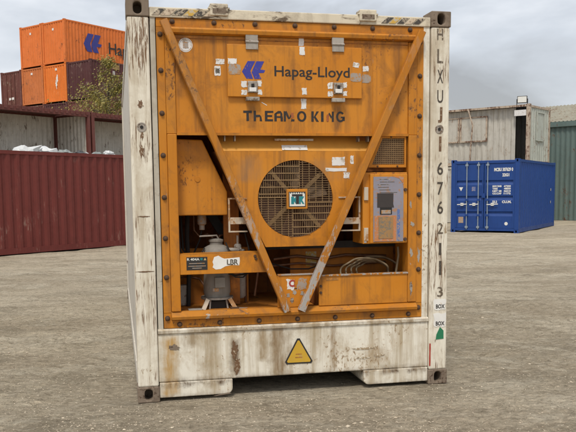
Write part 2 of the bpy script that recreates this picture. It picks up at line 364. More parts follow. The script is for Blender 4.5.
md = t.noise(co, (13, 19, 13), 7, .78, .5, (1, 6, 0)); cA = t.mix(t.ramp(md, .51, .62, 0, .8), cA, (.30, .247, .175)); cA = t.mix(t.ramp(md, .36, .46, .6, 0), cA, (.80, .71, .55))
sp = t.noise(co, (60, 60, 60), 5, .75); cA = t.mix(t.ramp(sp, .54, .64, 0, .6), cA, (.24, .195, .14)); cA = t.mix(t.ramp(sp, .33, .42, .5, 0), cA, (.82, .73, .58))
vo = t.n('ShaderNodeTexVoronoi'); vo.inputs['Scale'].default_value = 30; t.l(co, vo.inputs['Vector'])
t.l(cA, t.b.inputs['Base Color']); t.b.inputs['Roughness'].default_value = .95; t.b.inputs['Specular IOR Level'].default_value = .2
hh = t.math('ADD', t.math('MULTIPLY', md, -1.6), t.math('MULTIPLY', vo.outputs['Distance'], -.35))
hh = t.math('ADD', hh, t.math('MULTIPLY', sp, .3)); t.bump(hh, 1.0, .045)
MT['ground'] = t.m
g = MB(); g.v = gv; g.f = gf
tag(g.build('ground', MT['ground'], smooth=180), kind='structure')
# loose stones
t = NT('loose_stone'); ge = t.n('ShaderNodeNewGeometry'); r = ge.outputs['Random Per Island']
t.l(t.mix(t.math('POWER', r, 1.7), (.32, .262, .185), (.60, .52, .395)), t.b.inputs['Base Color']); t.b.inputs['Roughness'].default_value = .9
m = MB()
for i in range(26000):
    y = 4.6 + 9 * random.random() ** 1.7; x = random.uniform(-.42, .42) * y * 1.02
    if in_foot(x, y) < .0 and random.random() > .12: continue
    if noise.noise(Vector((x * .9, y * 2.2, 3))) < -.12 and random.random() < .7: continue
    s = .0028 + .0055 * random.random() ** 2.0 + (.013 * random.random() if random.random() < .02 else 0)
    z = gz(x, y); ro = random.random() * 6; c, q = cos(ro) * s, sin(ro) * s; h = s * random.uniform(.4, .8)
    J = lambda: random.uniform(.65, 1.3)
    vs = [(x + c * J(), y + q * J(), z + h * .2), (x - q * J(), y + c * J(), z + h * .3), (x - c * J(), y - q * J(), z + h * .2), (x + q * J(), y - c * J(), z + h * .25), (x + c * .3 * J(), y + q * .3, z + h), (x - c * .3, y - q * .3 * J(), z + h * .85)]
    vs += [(x, y, z - h * .5)]
    m.add(vs, [(0, 1, 4), (1, 5, 4), (1, 2, 5), (2, 3, 5), (3, 4, 5), (3, 0, 4), (1, 0, 6), (2, 1, 6), (3, 2, 6), (0, 3, 6)])
tag(m.build('loose_gravel', t.m), 'loose grit and small stones scattered over the packed ground', 'gravel', kind='stuff')

# ------------------------------------------------------------------ generic shipping container
def fitting_mesh(mat, sx=.162, sy=.178, sz=.118):
    m = MB(); m.holed([(-sx / 2, -sz / 2), (sx / 2, -sz / 2), (sx / 2, sz / 2), (-sx / 2, sz / 2)], (0, 0), .03, .042, 0, .14, 16, 3)
    m.box(-sx / 2, sx / 2, .1401, sy, -sz / 2, sz / 2)
    return m.mesh('corner_fitting', mat)
def wave(p, depth, pitch=.278):
    f = (p / pitch) % 1
    return depth * (0 if f < .25 else (f - .25) / .25 if f < .5 else 1 if f < .75 else (1 - f) / .25)
def corr(a0, a1, z0, z1, to3, depth=.036, pitch=.278):
    ps = [a0]; k = math.ceil(a0 / (pitch / 4) + 1e-6)
    while k * pitch / 4 < a1 - 1e-4: ps.append(k * pitch / 4); k += 1
    ps.append(a1); vs = []
    for p in ps:
        d = wave(p + 1e-7, depth, pitch); vs += [to3(p, d, z0), to3(p, d, z1)]
    return MB().add(vs, [(2 * i, 2 * i + 2, 2 * i + 3, 2 * i + 1) for i in range(len(ps) - 1)])
def container(name, loc, rz, Ln, mat, label, group=None, W=2.438, H=2.591, left=True, right=True, near=True, far=True, roof=True, cat='container', fmat=None, inner=None, floor=True, lean=None):
    o = empty(name, loc, rz, label, cat, group); w = W / 2; fmat = fmat or mat
    for sx in (-1, 1):
        for y0 in (0, Ln - .16):
            a, b = sorted((sx * w, sx * (w - .16)))
            box(a, b, y0 + .004, y0 + .156, .118, H - .118).build('corner_post', fmat, o, .008)
        a, b = sorted((sx * (w - .004), sx * (w - .10)))
        box(a, b, .17, Ln - .17, .02, .17).build('bottom_rail', fmat, o)
        box(a, b, .17, Ln - .17, H - .11, H - .02).build('top_rail', fmat, o)
    for y0, y1 in ((.006, .12), (Ln - .12, Ln - .006)):
        box(-w + .16, w - .16, y0, y1, .07, .16).build('end_sill', fmat, o)
        box(-w + .16, w - .16, y0, y1, H - .14, H - .05).build('header', fmat, o)
    fm = fitting_mesh(fmat)
    for sx in (-1, 1):
        for zz in (.059, H - .059):
            share('corner_fitting', fm, o, (sx * (w - .081), 0, zz))
            share('corner_fitting', fm, o, (sx * (w - .081), Ln - .178, zz))
    im = inner or mat
    if right: corr(.16, Ln - .16, .17, H - .11, lambda p, d, z: (w - .012 - d, p, z)).build('side_panel', im if inner and right == 'inner' else mat, o)
    if left: corr(.16, Ln - .16, .17, H - .11, lambda p, d, z: (-w + .012 + d, p, z)).build('side_panel', im if inner else mat, o)
    if near: corr(-w + .16, w - .16, .16, H - .14, lambda p, d, z: (p, .02 + d, z), .042, .25).build('end_panel', mat, o)
    if far: corr(-w + .16, w - .16, .16, H - .14, lambda p, d, z: (p, Ln - .02 - d, z), .042, .25).build('end_panel', im if inner else mat, o)
    if roof: corr(.13, Ln - .13, -w + .1, w - .1, lambda p, d, z: (z, p, H - .03 - d * .5)).build('roof_panel', mat, o)
    if floor: box(-w + .1, w - .1, .12, Ln - .12, .12, .165).build('floor_deck', MT['dark'], o)
    return o
def cpaint(name, base, **k):
    d = dict(dirt=mul(base, .35), dirt_amt=.35, streak=.4, chip_amt=.03, chip_scale=(14, 14, 6), rough=.6, wav=.1); d.update(k); return paint(name, base, **d)
MT['c_orange'] = cpaint('orange_container_paint', (.63, .16, .03), dirt_amt=.25, streak=.25)
MT['c_orange2'] = cpaint('faded_orange_container_paint', (.50, .15, .04), chip=(.16, .06, .03), chip_amt=.05, dirt_amt=.5)
MT['c_orange3'] = cpaint('bright_orange_container_paint', (.66, .165, .02), chip=(.45, .3, .2), chip_amt=.0)
MT['c_maroon'] = cpaint('maroon_container_paint', (.075, .022, .022), chip=(.2, .15, .12), chip_amt=.04)
MT['c_brown'] = cpaint('brown_container_paint', (.12, .038, .028), chip=(.22, .16, .12), chip_amt=.05)
MT['c_red'] = cpaint('oxide_red_container_paint', (.14, .027, .021), fade=(.16, .034, .027), dirt_amt=.3, streak=.3, chip=(.24, .15, .12), chip_amt=-.005, chip_scale=(30, 30, 4), rough=.5)
MT['c_redr'] = cpaint('rusty_red_paint', (.13, .04, .032), chip=(.08, .04, .03), chip_amt=.06)
MT['c_palein'] = cpaint('pale_grey_lining', (.66, .63, .56), dirt=(.3, .255, .19), dirt_amt=.45, streak=.55, chip=(.16, .12, .085), chip_amt=.05, chip_scale=(12, 12, 3))
MT['c_blue'] = cpaint('blue_container_paint', (.014, .052, .215), fade=(.017, .062, .24), dirt_amt=.2, streak=.2, chip=(.02, .05, .15), chip_amt=-.1, rough=.42)
MT['c_grey'] = cpaint('weathered_grey_paint', (.47, .445, .385), dirt=(.2, .16, .11), dirt_amt=.4, streak=.6, chip=(.24, .17, .11), chip_amt=.03, chip_scale=(14, 14, 5))
MT['c_sage'] = cpaint('pale_green_grey_paint', (.42, .44, .385), dirt=(.2, .17, .13), dirt_amt=.4, streak=.5, chip=(.17, .10, .06), chip_amt=.06, chip_scale=(14, 14, 6))
MT['c_rpost'] = cpaint('rusty_cream_paint', (.45, .37, .28), dirt=(.18, .1, .06), dirt_amt=.6, chip=(.13, .065, .04), chip_amt=.16)

YAW = radians(-36); ge_ = Vector((sin(radians(36)), cos(radians(36)), 0)); ee_ = Vector((cos(radians(36)), -sin(radians(36)), 0)); nn_ = Vector((-cos(radians(36)), sin(radians(36)), 0))
# -- tall stack far left: row of four bays, five high in the two middle bays
near = Vector((-14.89, 54.0, 0)) - ee_ * 1.219
Z4 = 3 * 2.591
for i, (nm, mt_, lb) in enumerate([('brown', 'c_brown', 'brown container beside the faded orange one on the high stack'), ('o', 'c_orange2', 'faded orange container between the brown one and the brighter orange one'),
                         ('o', 'c_orange3', 'bright orange container with pale scraped mark beside the maroon one'), ('m', 'c_maroon', 'dark maroon container behind the tree with yellow placard on its side')]):
    bay = near + ee_ * 2.5 * (i - 2)
    for lv in range(3):
        container('shipping_container', bay + Vector((0, 0, lv * 2.591)), YAW, 12.19, MT[('c_maroon', 'c_brown')[(i + lv) % 2]], ('lowest', 'second', 'third')[lv] + ' container from the ground in the bay below the ' + ('brown', 'faded orange', 'bright orange', 'maroon')[i] + ' one', 'containers low in the tall stack')
    q = container('shipping_container', bay + Vector((0, 0, Z4)), YAW, 12.19, MT[mt_], lb, 'containers on the tall stack')
    if i == 3:
        card('placard', MT['hz_y'], q, 0, 1, 0, 1, 0).data.transform(Matrix(((0, 0, 0, 1.226), (.62, 0, 0, 1.9), (0, 0, .30, 2.12), (0, 0, 0, 1))))
        card('placard', MT['white'], q, 0, 1, 0, 1, 0).data.transform(Matrix(((0, 0, 0, 1.226), (.22, 0, 0, 1.9), (0, 0, .25, 1.75), (0, 0, 0, 1))))
    if i == 2:
        card('scrape', MT['white'], q, .02, .22, .95, 1.5, .018, jag=.09); card('scrape', MT['white'], q, .12, .34, 1.3, 1.9, .018, jag=.09)
        card('plate', MT['white'], q, .05, .25, 2.15, 2.3, .018)
    elif i == 1: card('plate', MT['white'], q, -.15, .05, 2.1, 2.24, .018)
    elif i == 0:
        for u in (-.5, 0, .45): box(u - .02, u + .02, -.03, .015, .2, 2.35).build('lock_rod', MT['c_brown'], q)
        card('plate', MT['white'], q, -.3, .3, .55, .72, .012, jag=.03)
    if i in (1, 2):
        q = container('shipping_container', bay + Vector((0, 0, Z4 + 2.591)), YAW, 12.19, MT['c_orange'], ('topmost orange container without lettering on its visible end', 'topmost orange container with blue logo and lettering on its long side')[i - 1], 'containers on the tall stack', H=2.896)
        card('plate', MT['white'], q, -.1, .08, 2.25, 2.4, .018)
        if i == 2:
            o3 = lambda u, w: (1.222, u, w)
            logo('logo', MT['blue_logo_far'], q, lambda a, b: o3(1.6 + a * 1.62, .97 + b * 1.24), 0)
            text('lettering', 'Hapag-Lloyd', MT['blackp'], q, 3.85, 9.6, 1.07, 1.86, 0, .012, o3, base=.70)

# -- dark red open-top container, left
rc = Vector((-7.2185, 19.512, .0)) - ee_ * 1.219 - ge_ * 6.6
red = container('open_top_container', rc, YAW, 12.19, MT['c_red'], 'dark red open top container heaped with rubbish bags', None, H=2.66, roof=False)
m = MB()
hs = {}
for i in range(60):
    for j in range(13):
        y = .2 + i * .2; x = -1.1 + j * .182
        hs[i, j] = (x, y, 2.22 + .55 * max(0, noise.noise(Vector((x * .9, y * .5, 1.3)))) + .18 * noise.noise(Vector((x * 4, y * 4, 0))) + random.uniform(-.05, .05))
m.v = [hs[i, j] for i in range(60) for j in range(13)]; m.f = [(i * 13 + j, i * 13 + j + 1, i * 13 + j + 14, i * 13 + j + 13) for i in range(59) for j in range(12)]
heap = m.build('rubbish_heap', plain('mixed_rubbish', (.11, .095, .075), .9, 0, .6, 9, .6))
heap.location = rc; heap.rotation_euler = (0, 0, YAW); tag(heap, 'mixed rubbish filling the dark red open top container', 'rubbish', kind='stuff')
MT['bag_w'] = plain('white_plastic', (.66, .67, .66), .4, 0, .25, 6); MT['bag_g'] = plain('grey_plastic', (.28, .31, .29), .4, 0, .4, 8); MT['bag_k'] = plain('black_plastic', (.03, .03, .03), .35)
def bag(t, off, s, mk, lb, z=2.58):
    b = MB(); n = 14; k_ = 9; se = random.random() * 50; P = []
    for a in range(k_):
        th = pi * a / (k_ - 1)
        for c in range(n):
            ph = 2 * pi * c / n; d = Vector((sin(th) * cos(ph), sin(th) * sin(ph), cos(th)))
            r = 1 + .5 * noise.noise(d * 1.6 + Vector((se, 0, 0))) + .4 * noise.noise(d * 4 + Vector((se, 3, 0)))
            P.append((d.x * r * s[0], d.y * r * s[1], max(-.6, d.z) * r * s[2]))
    b.add(P, [(a * n + c, (a + 1) * n + c, (a + 1) * n + (c + 1) % n, a * n + (c + 1) % n) for a in range(k_ - 1) for c in range(n)])
    o = b.build('rubbish_bag', MT[mk]); o.location = rc + ge_ * (6.6 + t) + ee_ * (1.219 - off) + Vector((0, 0, z)); o.rotation_euler = (0, 0, random.random() * 6)
    tag(o, lb, 'rubbish bag', 'rubbish bags in the open top container')
bag(1.55, .8, (.45, .40, .27), 'bag_w', 'large white rubbish bag on the heap in the red container', 2.55)
bag(2.15, .9, (.38, .3, .22), 'bag_w', 'smaller white rubbish bag leaning against the large white one', 2.60)
for t_, of, mk, lb in [(2.7, .8, 'bag_g', 'grey green rubbish bag behind the white bags on the heap'), (3.2, .7, 'bag_k', 'black rubbish bag low on the heap among grey ones'), (3.5, .9, 'bag_w', 'white sheet of crumpled plastic among the grey bags'),
                       (3.9, .8, 'bag_g', 'grey rubbish bag beside the crumpled white plastic'), (4.4, .8, 'bag_g', 'grey rubbish bag at the end of the heap by the rusty post'), (4.1, .5, 'bag_w', 'small white bag lying on the container rim')]:
    bag(t_, of, (random.uniform(.18, .3), random.uniform(.16, .24), random.uniform(.1, .17)), mk, lb, 2.62)

# -- two roofed containers with one side open, on plain ones, behind the red container
post = Vector((-8.84, 35.73, 0)) - ee_ * 1.219
for k, (t0, lb) in enumerate([(-6.06, 'open sided rusty red container with pale lining above the rubbish heap'), (.09, 'open sided rusty red container with rust stained lining below the tree')]):
    b_ = post + ge_ * t0
    container('shipping_container', b_, YAW, 6.058, MT['c_redr'], ('plain rusty red container supporting the open sided one behind the rubbish', 'plain rusty red container supporting the open sided one below the tree')[k], 'containers under the open sided ones')
    q = container('open_sided_container', b_ + Vector((0, 0, 2.591)), YAW, 6.058, MT['c_redr'], lb, 'open sided containers', right=False, inner=MT['c_palein'])
    box(1.05, 1.222, .165, 5.89, 2.36, 2.57).build('roof_edge', MT['c_redr'], q, .01)
    m = MB()
    for i in range(21): m.box(1.223, 1.25, .25 + i * .278, .39 + i * .278, 2.44, 2.575)
    tag(m.build('roof_corrugation_ends', MT['c_redr'], q), kind='stuff')

# -- tree
def tree(loc, h, rad, mat_l, mat_b, label):
    o = empty('deciduous_tree', loc, 0, label, 'tree')
    tr = MB(); tr.tube([(0, 0, -.2), (.05, 0, h * .3), (-.05, .1, h * .55), (0, .1, h * .8), (.02, .1, h * .95)], [.2, .16, .12, .06, .015], 8)
    tips = []
    for i in range(26):
        a = random.random() * 6.28; z0 = h * random.uniform(.3, .85); L_ = rad * random.uniform(.5, 1.1) * (1.15 - .75 * (z0 / h - .3) / .6)
        e = Vector((cos(a) * L_, sin(a) * L_, z0 + L_ * .55)); tr.tube([(0, .08, z0), (e.x * .5, e.y * .5, z0 + L_ * .2), e], [.05, .03, .01], 5)
        tips += [(e, L_ * .45), (Vector((e.x * .6, e.y * .6, z0 + L_ * .3)), L_ * .4)]
    tips += [(Vector((random.uniform(-.3, .3), random.uniform(-.3, .3), h * random.uniform(.85, 1.0))), .35) for _ in range(7)]
    tr.build('trunk', mat_b, o, smooth=60)
    lf = MB()
    for e, s in tips:
        for _ in range(125):
            p = e + Vector((random.gauss(0, s * .5), random.gauss(0, s * .5), random.gauss(0, s * .42))); q = Vector((random.gauss(0, 1), random.gauss(0, 1), random.gauss(0, 1))).normalized(); b = q.orthogonal().normalized(); c = q.cross(b); l = random.uniform(.04, .085)
            lf.add([p - b * l, p + c * l * .5, p + b * l, p - c * l * .5], [(0, 1, 2, 3)])
    lf.build('crown', mat_l, o); return o
t = NT('autumn_leaf'); ri = t.n('ShaderNodeNewGeometry').outputs['Random Per Island']
t.l(t.mix(ri, (.10, .10, .022), (.36, .29, .06)), t.b.inputs['Base Color']); t.b.inputs['Roughness'].default_value = .6
tree((-9.75, 43.5, 0), 8.75, 2.4, t.m, plain('bark', (.09, .07, .05), .9), 'yellowing leafy tree growing in front of the tall container stack')

# -- blue container, right
blue = container('shipping_container', (6.994, 27.815, 0), radians(-30.02), 6.058, MT['c_blue'], 'blue closed container with white door lettering and lock rods', None, near=False)
def door(x0, x1):
    m = MB(); prof = [(.165, .03)]
    for zc in (.62, 1.17, 1.72):
        prof += [(zc - .03, .03), (zc + .05, .072), (zc + .11, .072), (zc + .14, .03)]
    prof += [(2.44, .03)]
    n = len(prof); vs = [(x, y, z) for x in (x0, x1) for z, y in prof] + [(x, .1, z) for x in (x0, x1) for z, y in prof]
    fs = [(i, n + i, n + i + 1, i + 1) for i in range(n - 1)] + [(2 * n + i, i, i + 1, 2 * n + i + 1) for i in range(n - 1)] + [(n + i, 3 * n + i, 3 * n + i + 1, n + i + 1) for i in range(n - 1)]
    fs += [(n - 1, 2 * n - 1, 4 * n - 1, 3 * n - 1), (0, 2 * n, 3 * n, n)]
    m.add(vs, fs); o = m.build('door', MT['c_blue'], blue)
    for a, b in ((x0, x0 + .05), (x1 - .05, x1)): box(a, b, .012, .03 - .001, .17, 2.435).build('door_edge', MT['c_blue'], o)
    return o
dl, dr = door(-1.055, -.035), door(-.01, 1.055)
MT['rod'] = plain('galvanised_rod', (.30, .36, .42), .45, .3, .3, 15)
for x, d_ in ((-.635, dl), (-.215, dl), (.115, dr)):
    MB().tube([(x, -.012, .12), (x, -.012, 2.5)], .021, 8).build('lock_rod', MT['rod'], d_, smooth=60)
    for zz in (.2, .62, 1.17, 2.40): box(x - .05, x + .05, -.036, .015, zz - .035, zz + .035).build('rod_guide', MT['rod'] if zz in (.2, 2.40) else MT['c_blue'], d_)
for x0, x1, d_ in ((-.97, -.62, dl), (-.52, -.2, dl), (.1, .5, dr)):
    m = MB(); m.bar((x0, -.045, 1.0), (x1, -.045, 1.02), .03, .02); m.box((x0 + x1) / 2 - .05, (x0 + x1) / 2 + .05, -.055, .02, .96, 1.06); m.build('handle', MT['badge'], d_)
box(-.09, .03, -.03, .02, 1.24, 1.40).build('lock_box', MT['c_blue'], blue)
text('lettering', 'MCBU 307629 0', MT['badge'], dr, .33, .99, 2.16, 2.29, .027, .045)
text('lettering', '22G1', MT['badge'], dr, .62, .86, 1.98, 2.09, .027, .045)
for r, (ta, tb_) in enumerate((('MGW 30480', '67200'), ('TARE', '4850'), ('NET 28', '56510'), ('CU.CAP', '1172'))):
    text('lettering', ta, MT['badge'], dr, .28, .60 if r not in (1,) else .46, 1.61 - r * .085, 1.675 - r * .085, .027, .05)
    text('lettering', tb_, MT['badge'], dr, .68, .92, 1.61 - r * .085, 1.675 - r * .085, .027, .05)
for zz, a, b, s_ in ((1.02, .28, .45, '33.2'), (1.02, .62, .95, 'CU.M.')): text('lettering', s_, MT['badge'], dr, a, b, zz + .03, zz + .12, .027, .045)
MB().prism([(-.93, 1.62), (-.78, 1.62), (-.855, 1.48)], .024, .028).build('mark', MT['badge'], dl)
card('mark', MT['bluetape'], dl, -.46, -.33, 1.48, 1.63, .028)
card('mark', MT['silver_tape'], dl, -.94, -.76, .34, .56, .028)
MB().lathe([(.06, 0), (.06, .004)], (.78, .028, .33), 16, 'y').build('mark', MT['badge'], dr)
card('mark', MT['badge'], blue, 0, 1, 0, 1, 0).data.transform(Matrix(((0, 0, 0, 1.2095), (.16, 0, 0, 5.2), (0, 0, .1, 1.45), (0, 0, 0, 1))))
card('mark', MT['badge'], blue, 0, 1, 0, 1, 0).data.transform(Matrix(((0, 0, 0, 1.2095), (.13, 0, 0, 5.22), (0, 0, .1, .95), (0, 0, 0, 1))))

# -- weathered grey container on a plain one, right
ga = math.atan2(.78, .63); go = Vector((10.454 + .63 * 1.219, 34.041 + .78 * 1.219, 0))
container('shipping_container', go, ga, 6.058, MT['c_grey'], 'plain grey container hidden behind the blue one, under the weathered one')
gr = container('site_container', go + Vector((0, 0, 2.591)), ga, 6.058, MT['c_grey'], 'weathered grey open sided container with framed hatches above the blue one', None, left=False, fmat=MT['c_rpost'], near=False)
corr(.75, 5.9, .17, 2.48, lambda p, d, z: (-1.207 + .25 + d, p, z)).build('side_panel', MT['c_grey'], gr)
corr(-1.06, 1.06, .16, 2.45, lambda p, d, z: (p, .03 + d, z), .03, .25).build('end_panel', MT['c_sage'], gr)
m = MB(); 
for x in (-.35, .45): m.box(x - .03, x + .03, -.02, .04, 1.05, 2.3)
m.box(-.32, .42, -.021, .04, 2.25, 2.31); m.box(-.32, .42, -.021, .04, 1.04, 1.10); m.build('door_frame', MT['c_sage'], gr)
box(-.30, .40, .012, .03, 1.11, 2.24).build('door_leaf', MT['c_sage'], gr)
for y0, y1 in ((2.05, 3.35), (3.42, 4.9)):
    q = box(-.995, -.978, y0, y1, 1.12, 2.18).build('hatch', MT['c_grey'], gr); m = MB()
    for a, b in ((y0 - .02, y0 + .05), (y1 - .05, y1 + .02)): m.box(-1.03, -.996, a, b, 1.08, 2.22)
    for a, b in ((1.08, 1.14), (2.16, 2.22)): m.box(-1.028, -.996, y0 + .051, y1 - .051, a, b)
    m.build('hatch_frame', MT['c_rpost'], q)
MB().tube([(-1.25, 2.75, .1), (-1.25, 2.7, 1.0), (-1.26, 2.62, 1.8), (-1.25, 2.85, 2.5)], .035, 8).build('bent_pipe', MT['c_rpost'], gr, smooth=60)
box(-1.2, -1.17, .17, .7, 2.1, 2.35).build('sign_board', MT['white'], gr)
fl = empty('floodlight', go + Matrix.Rotation(ga, 3, 'Z') @ Vector((-1.05, .42, 5.182)), ga - radians(75), 'small rectangular floodlight on the roof of the weathered grey container', 'floodlight')
for x in (-.225, .225): MB().bar((x, .02, -.03), (x, .02, .24), .03, .03).build('bracket_arm', MT['dark'], fl)
m = MB(); m.box(-.21, .21, -.02, .06, .06, .36); m.build('housing', MT['dark'], fl, .01)
box(-.185, .185, -.03, -.021, .085, .335).build('lens', MT['badge'], fl)

# -- green shed
sa = math.atan2(-.69, .73)
MT['shed'] = cpaint('green_sheet_paint', (.12, .17, .158), fade=(.145, .195, .18), dirt=(.09, .09, .07), chip_amt=.03, streak=.4)
MT['shedroof'] = cpaint('mossy_sheet_roof', (.28, .26, .20), dirt=(.13, .125, .085), dirt_amt=.7, chip=(.15, .10, .06), chip_amt=.12)
sh = empty('storage_shed', (12.9, 38.5, 0), sa, 'dark green sheet metal shed with mossy tan roof', 'shed')
corr(-9, 16, 0, 4.62, lambda p, d, z: (p, d, z), .035, .25).build('wall', MT['shed'], sh)
corr(0, 9, 0, 4.62, lambda p, d, z: (-9 + d, p, z), .035, .25).build('wall', MT['shed'], sh)
corr(0, 9, 0, 4.62, lambda p, d, z: (16 - d, p, z), .035, .25).build('wall', MT['shed'], sh)
corr(-9, 16, 0, 4.62, lambda p, d, z: (p, 9 - d, z), .035, .25).build('wall', MT['shed'], sh)
box(-9.15, 16.15, -.12, .0, 4.50, 4.74).build('fascia', MT['shed'], sh)
corr(-9.2, 16.2, 0, 1, lambda p, d, z: (p, -.1 + 4.6 * z, 4.76 + 1.25 * z - d), .04, .2).build('roof_slope', MT['shedroof'], sh)
corr(-9.2, 16.2, 0, 1, lambda p, d, z: (p, 9.1 - 4.6 * z, 4.76 + 1.25 * z - d), .04, .2).build('roof_slope', MT['shedroof'], sh)
for x in (-8.95, 15.95): MB().add([(x, 0, 4.62), (x, 9, 4.62), (x, 4.5, 5.9)], [(0, 1, 2)]).build('gable', MT['shed'], sh)

# ------------------------------------------------------------------ the reefer container
R = empty('reefer_container', (FOOT[0], FOOT[1], 0), FOOT[2], 'worn cream refrigerated container with orange cooling unit end', 'container')
LEN = 6.058
fm = fitting_mesh(MT['fitting'])
for sx in (-1, 1):
    for zz in (.059, 2.837):
        q = share('corner_fitting', fm, R, (sx * 1.138, 0, zz)); b = q.modifiers.new('bevel', 'BEVEL'); b.width = .008; b.segments = 2; b.limit_method = 'ANGLE'
        share('corner_fitting', fm, R, (sx * 1.138, LEN - .178, zz))
for sx in (-1, 1):
    a, b = sorted((sx * 1.213, sx * 1.062))
    q = box(a, b, .006, .16, .118, 2.778).build('corner_post', MT['cream_post'], R, .012)
    ins = (1.055, 1.017) if sx < 0 else (1.055, 1.004)
    a, b = sorted((sx * ins[0], sx * ins[1])); box(a, b, .022, .1, .53, 2.79).build('post_flange', MT['grey_strip'] if sx < 0 else MT['cream_sill'], R, .004)
    x = sx * 1.132
    m = MB(); m.lathe([(.034, 0), (.034, .004), (.026, .004), (.024, .001)], (x, .006, 2.01), 20, 'y'); m.build('plug_ring', MT['galv'], q, smooth=40)
    MB().lathe([(.012, 0), (.012, .0055)], (x, .006, 2.01), 12, 'y').build('plug_hole', MT['dark'], q)
    a, b = sorted((sx * 1.2, sx * 1.14)); box(a, b, .161, LEN - .17, .161, 2.80).build('side_wall', MT['side_pale'], R)
    a, b = sorted((sx * 1.212, sx * 1.1)); box(a, b, .18, LEN - .18, .03, .16).build('bottom_rail', MT['side_pale'], R)
    a, b = sorted((sx * 1.21, sx * 1.13)); box(a, b, .18, LEN - .18, 2.78, 2.87).build('top_rail', MT['side_pale'], R)
    box(sx * 1.14 - .075, sx * 1.14 + .075, LEN - .17, LEN - .01, .118, 2.778).build('corner_post', MT['side_pale'], R)
box(-1.129, 1.129, .16, LEN - .02, 2.80, 2.855).build('roof', MT['side_pale'], R)
box(-1.138, 1.138, .62, LEN - .02, .161, .26).build('floor', MT['dark'], R)
box(-1.06, 1.06, LEN - .09, LEN - .03, .03, 2.799).build('rear_door', MT['side_pale'], R)
# top beam with hazard stripes and lugs
tb = box(-1.056, 1.056, .012, .158, 2.778, 2.848).build('top_beam', MT['beam'], R, .006)
def stripe(x, w, mk, wd=0): MB().prism([(x, 2.793), (x + w, 2.793), (x + w + .05, 2.836), (x + .05, 2.836)], .008, .0115).build('hazard_stripe', MT[mk], tb)
for x, w, mk in ((-1.04, .05, 'hz_k'), (-.98, .07, 'hz_w'), (-.90, .07, 'hz_k'), (-.82, .065, 'hz_y'), (-.745, .06, 'hz_k'), (-.675, .07, 'hz_w'), (.66, .05, 'hz_k'), (.72, .05, 'hz_y'), (.785, .05, 'hz_k'), (.85, .05, 'hz_w'), (.91, .05, 'hz_k')): stripe(x, w, mk)
for x0, x1 in ((-.640, -.485), (.476, .633)):
    q = box(x0 + .012, x1 - .012, -.004, .1, 2.80, 2.885).build('lifting_lug', MT['beam'], R, .008)
    box(x0, x1, .0, .16, 2.8485, 2.858).build('pad', MT['beam'], q); box(x0 + .03, x1 - .03, -.006, -.0041, 2.815, 2.85).build('slot', MT['fitting'], q)

# sill with fork pockets either side of the tunnel
sl = MB(); sl.prism([(-1.06, .142), (1.06, .142), (1.06, .512), (-1.06, .512)], .018, .15); sb = sl.build('sill_beam', MT['cream_sill'], R, .01)
m = MB(); prof = [(.022, .505), (.006, .512), (.004, .532), (.022, .543), (.1, .543), (.1, .505)]
n = len(prof); m.add([(x, y, z) for x in (-1.058, 1.058) for y, z in prof], [(i, (i + 1) % n, (i + 1) % n + n, i + n) for i in range(n)] + [tuple(range(n)), tuple(range(2 * n - 1, n - 1, -1))])
m.build('sill_lip', MT['cream_sill'], sb)
def pocket(x0, x1, s):
    r = .045; arc = [(x1 - s * r + s * r * sin(k * pi / 10), .028 + r - r * cos(k * pi / 10)) for k in range(6)]
    pts = [(x0, .028)] + arc + [(x1, .1405), (x0, .1405)]
    return MB().prism(pts, .010, .60).build('skid_box', MT['cream_sill'], sb, .006)
pocket(-1.056, -.512, 1); pocket(1.056, .522, -1)
m = MB(); m.prism([(-.66, .02), (-.64, .018), (-.52, .03), (-.55, .038)], .008, .0095); m.build('worn_edge', MT['fitting'], sb)
# warning triangle
tri = [(-.114, .227), (.122, .226), (.002, .441)]
def rtri(p, r, cx=.003, cz=.298):
    out = []
    for i, (x, z) in enumerate(p):
        for q in (p[i - 1], p[(i + 1) % 3]):
            d = Vector((q[0] - x, q[1] - z)).normalized() * r; out.append((x + d.x, z + d.y))
    return out
MB().prism(rtri(tri, .02), .0145, .0175).build('warning_border', MT['blackp'], sb)
ins = [(.003 + (x - .003) * .84, .298 + (z - .298) * .84) for x, z in tri]; q = MB().prism(rtri(ins, .012), .0135, .0145).build('warning_sign', MT['yellow'], sb)
for z_, w_ in ((.302, .024), (.277, .028)): box(.003 - w_, .003 + w_, .0125, .0134, z_ - .004, z_ + .004).build('warning_print', MT['ghost'], q)
# damage on the sill
card('flaked_patch', MT['fitting'], sb, -.985, -.90, .375, .425, .0165, jag=.014); card('flaked_patch', MT['rustm'], sb, -.515, -.462, .30, .43, .0165, jag=.02); card('flaked_patch', MT['rustm'], sb, -.50, -.45, .17, .29, .0165, jag=.016)
card('flaked_patch', MT['scuff'], sb, .44, .60, .305, .33, .0165, jag=.012); card('flaked_patch', MT['scuff'], sb, .47, .58, .235, .255, .0165, jag=.01); card('flaked_patch', MT['scuff'], sb, .60, .70, .245, .27, .0165, jag=.01)
card('red_mark', MT['red'], R, 1.066, 1.078, .15, .33, .005, jag=.003)

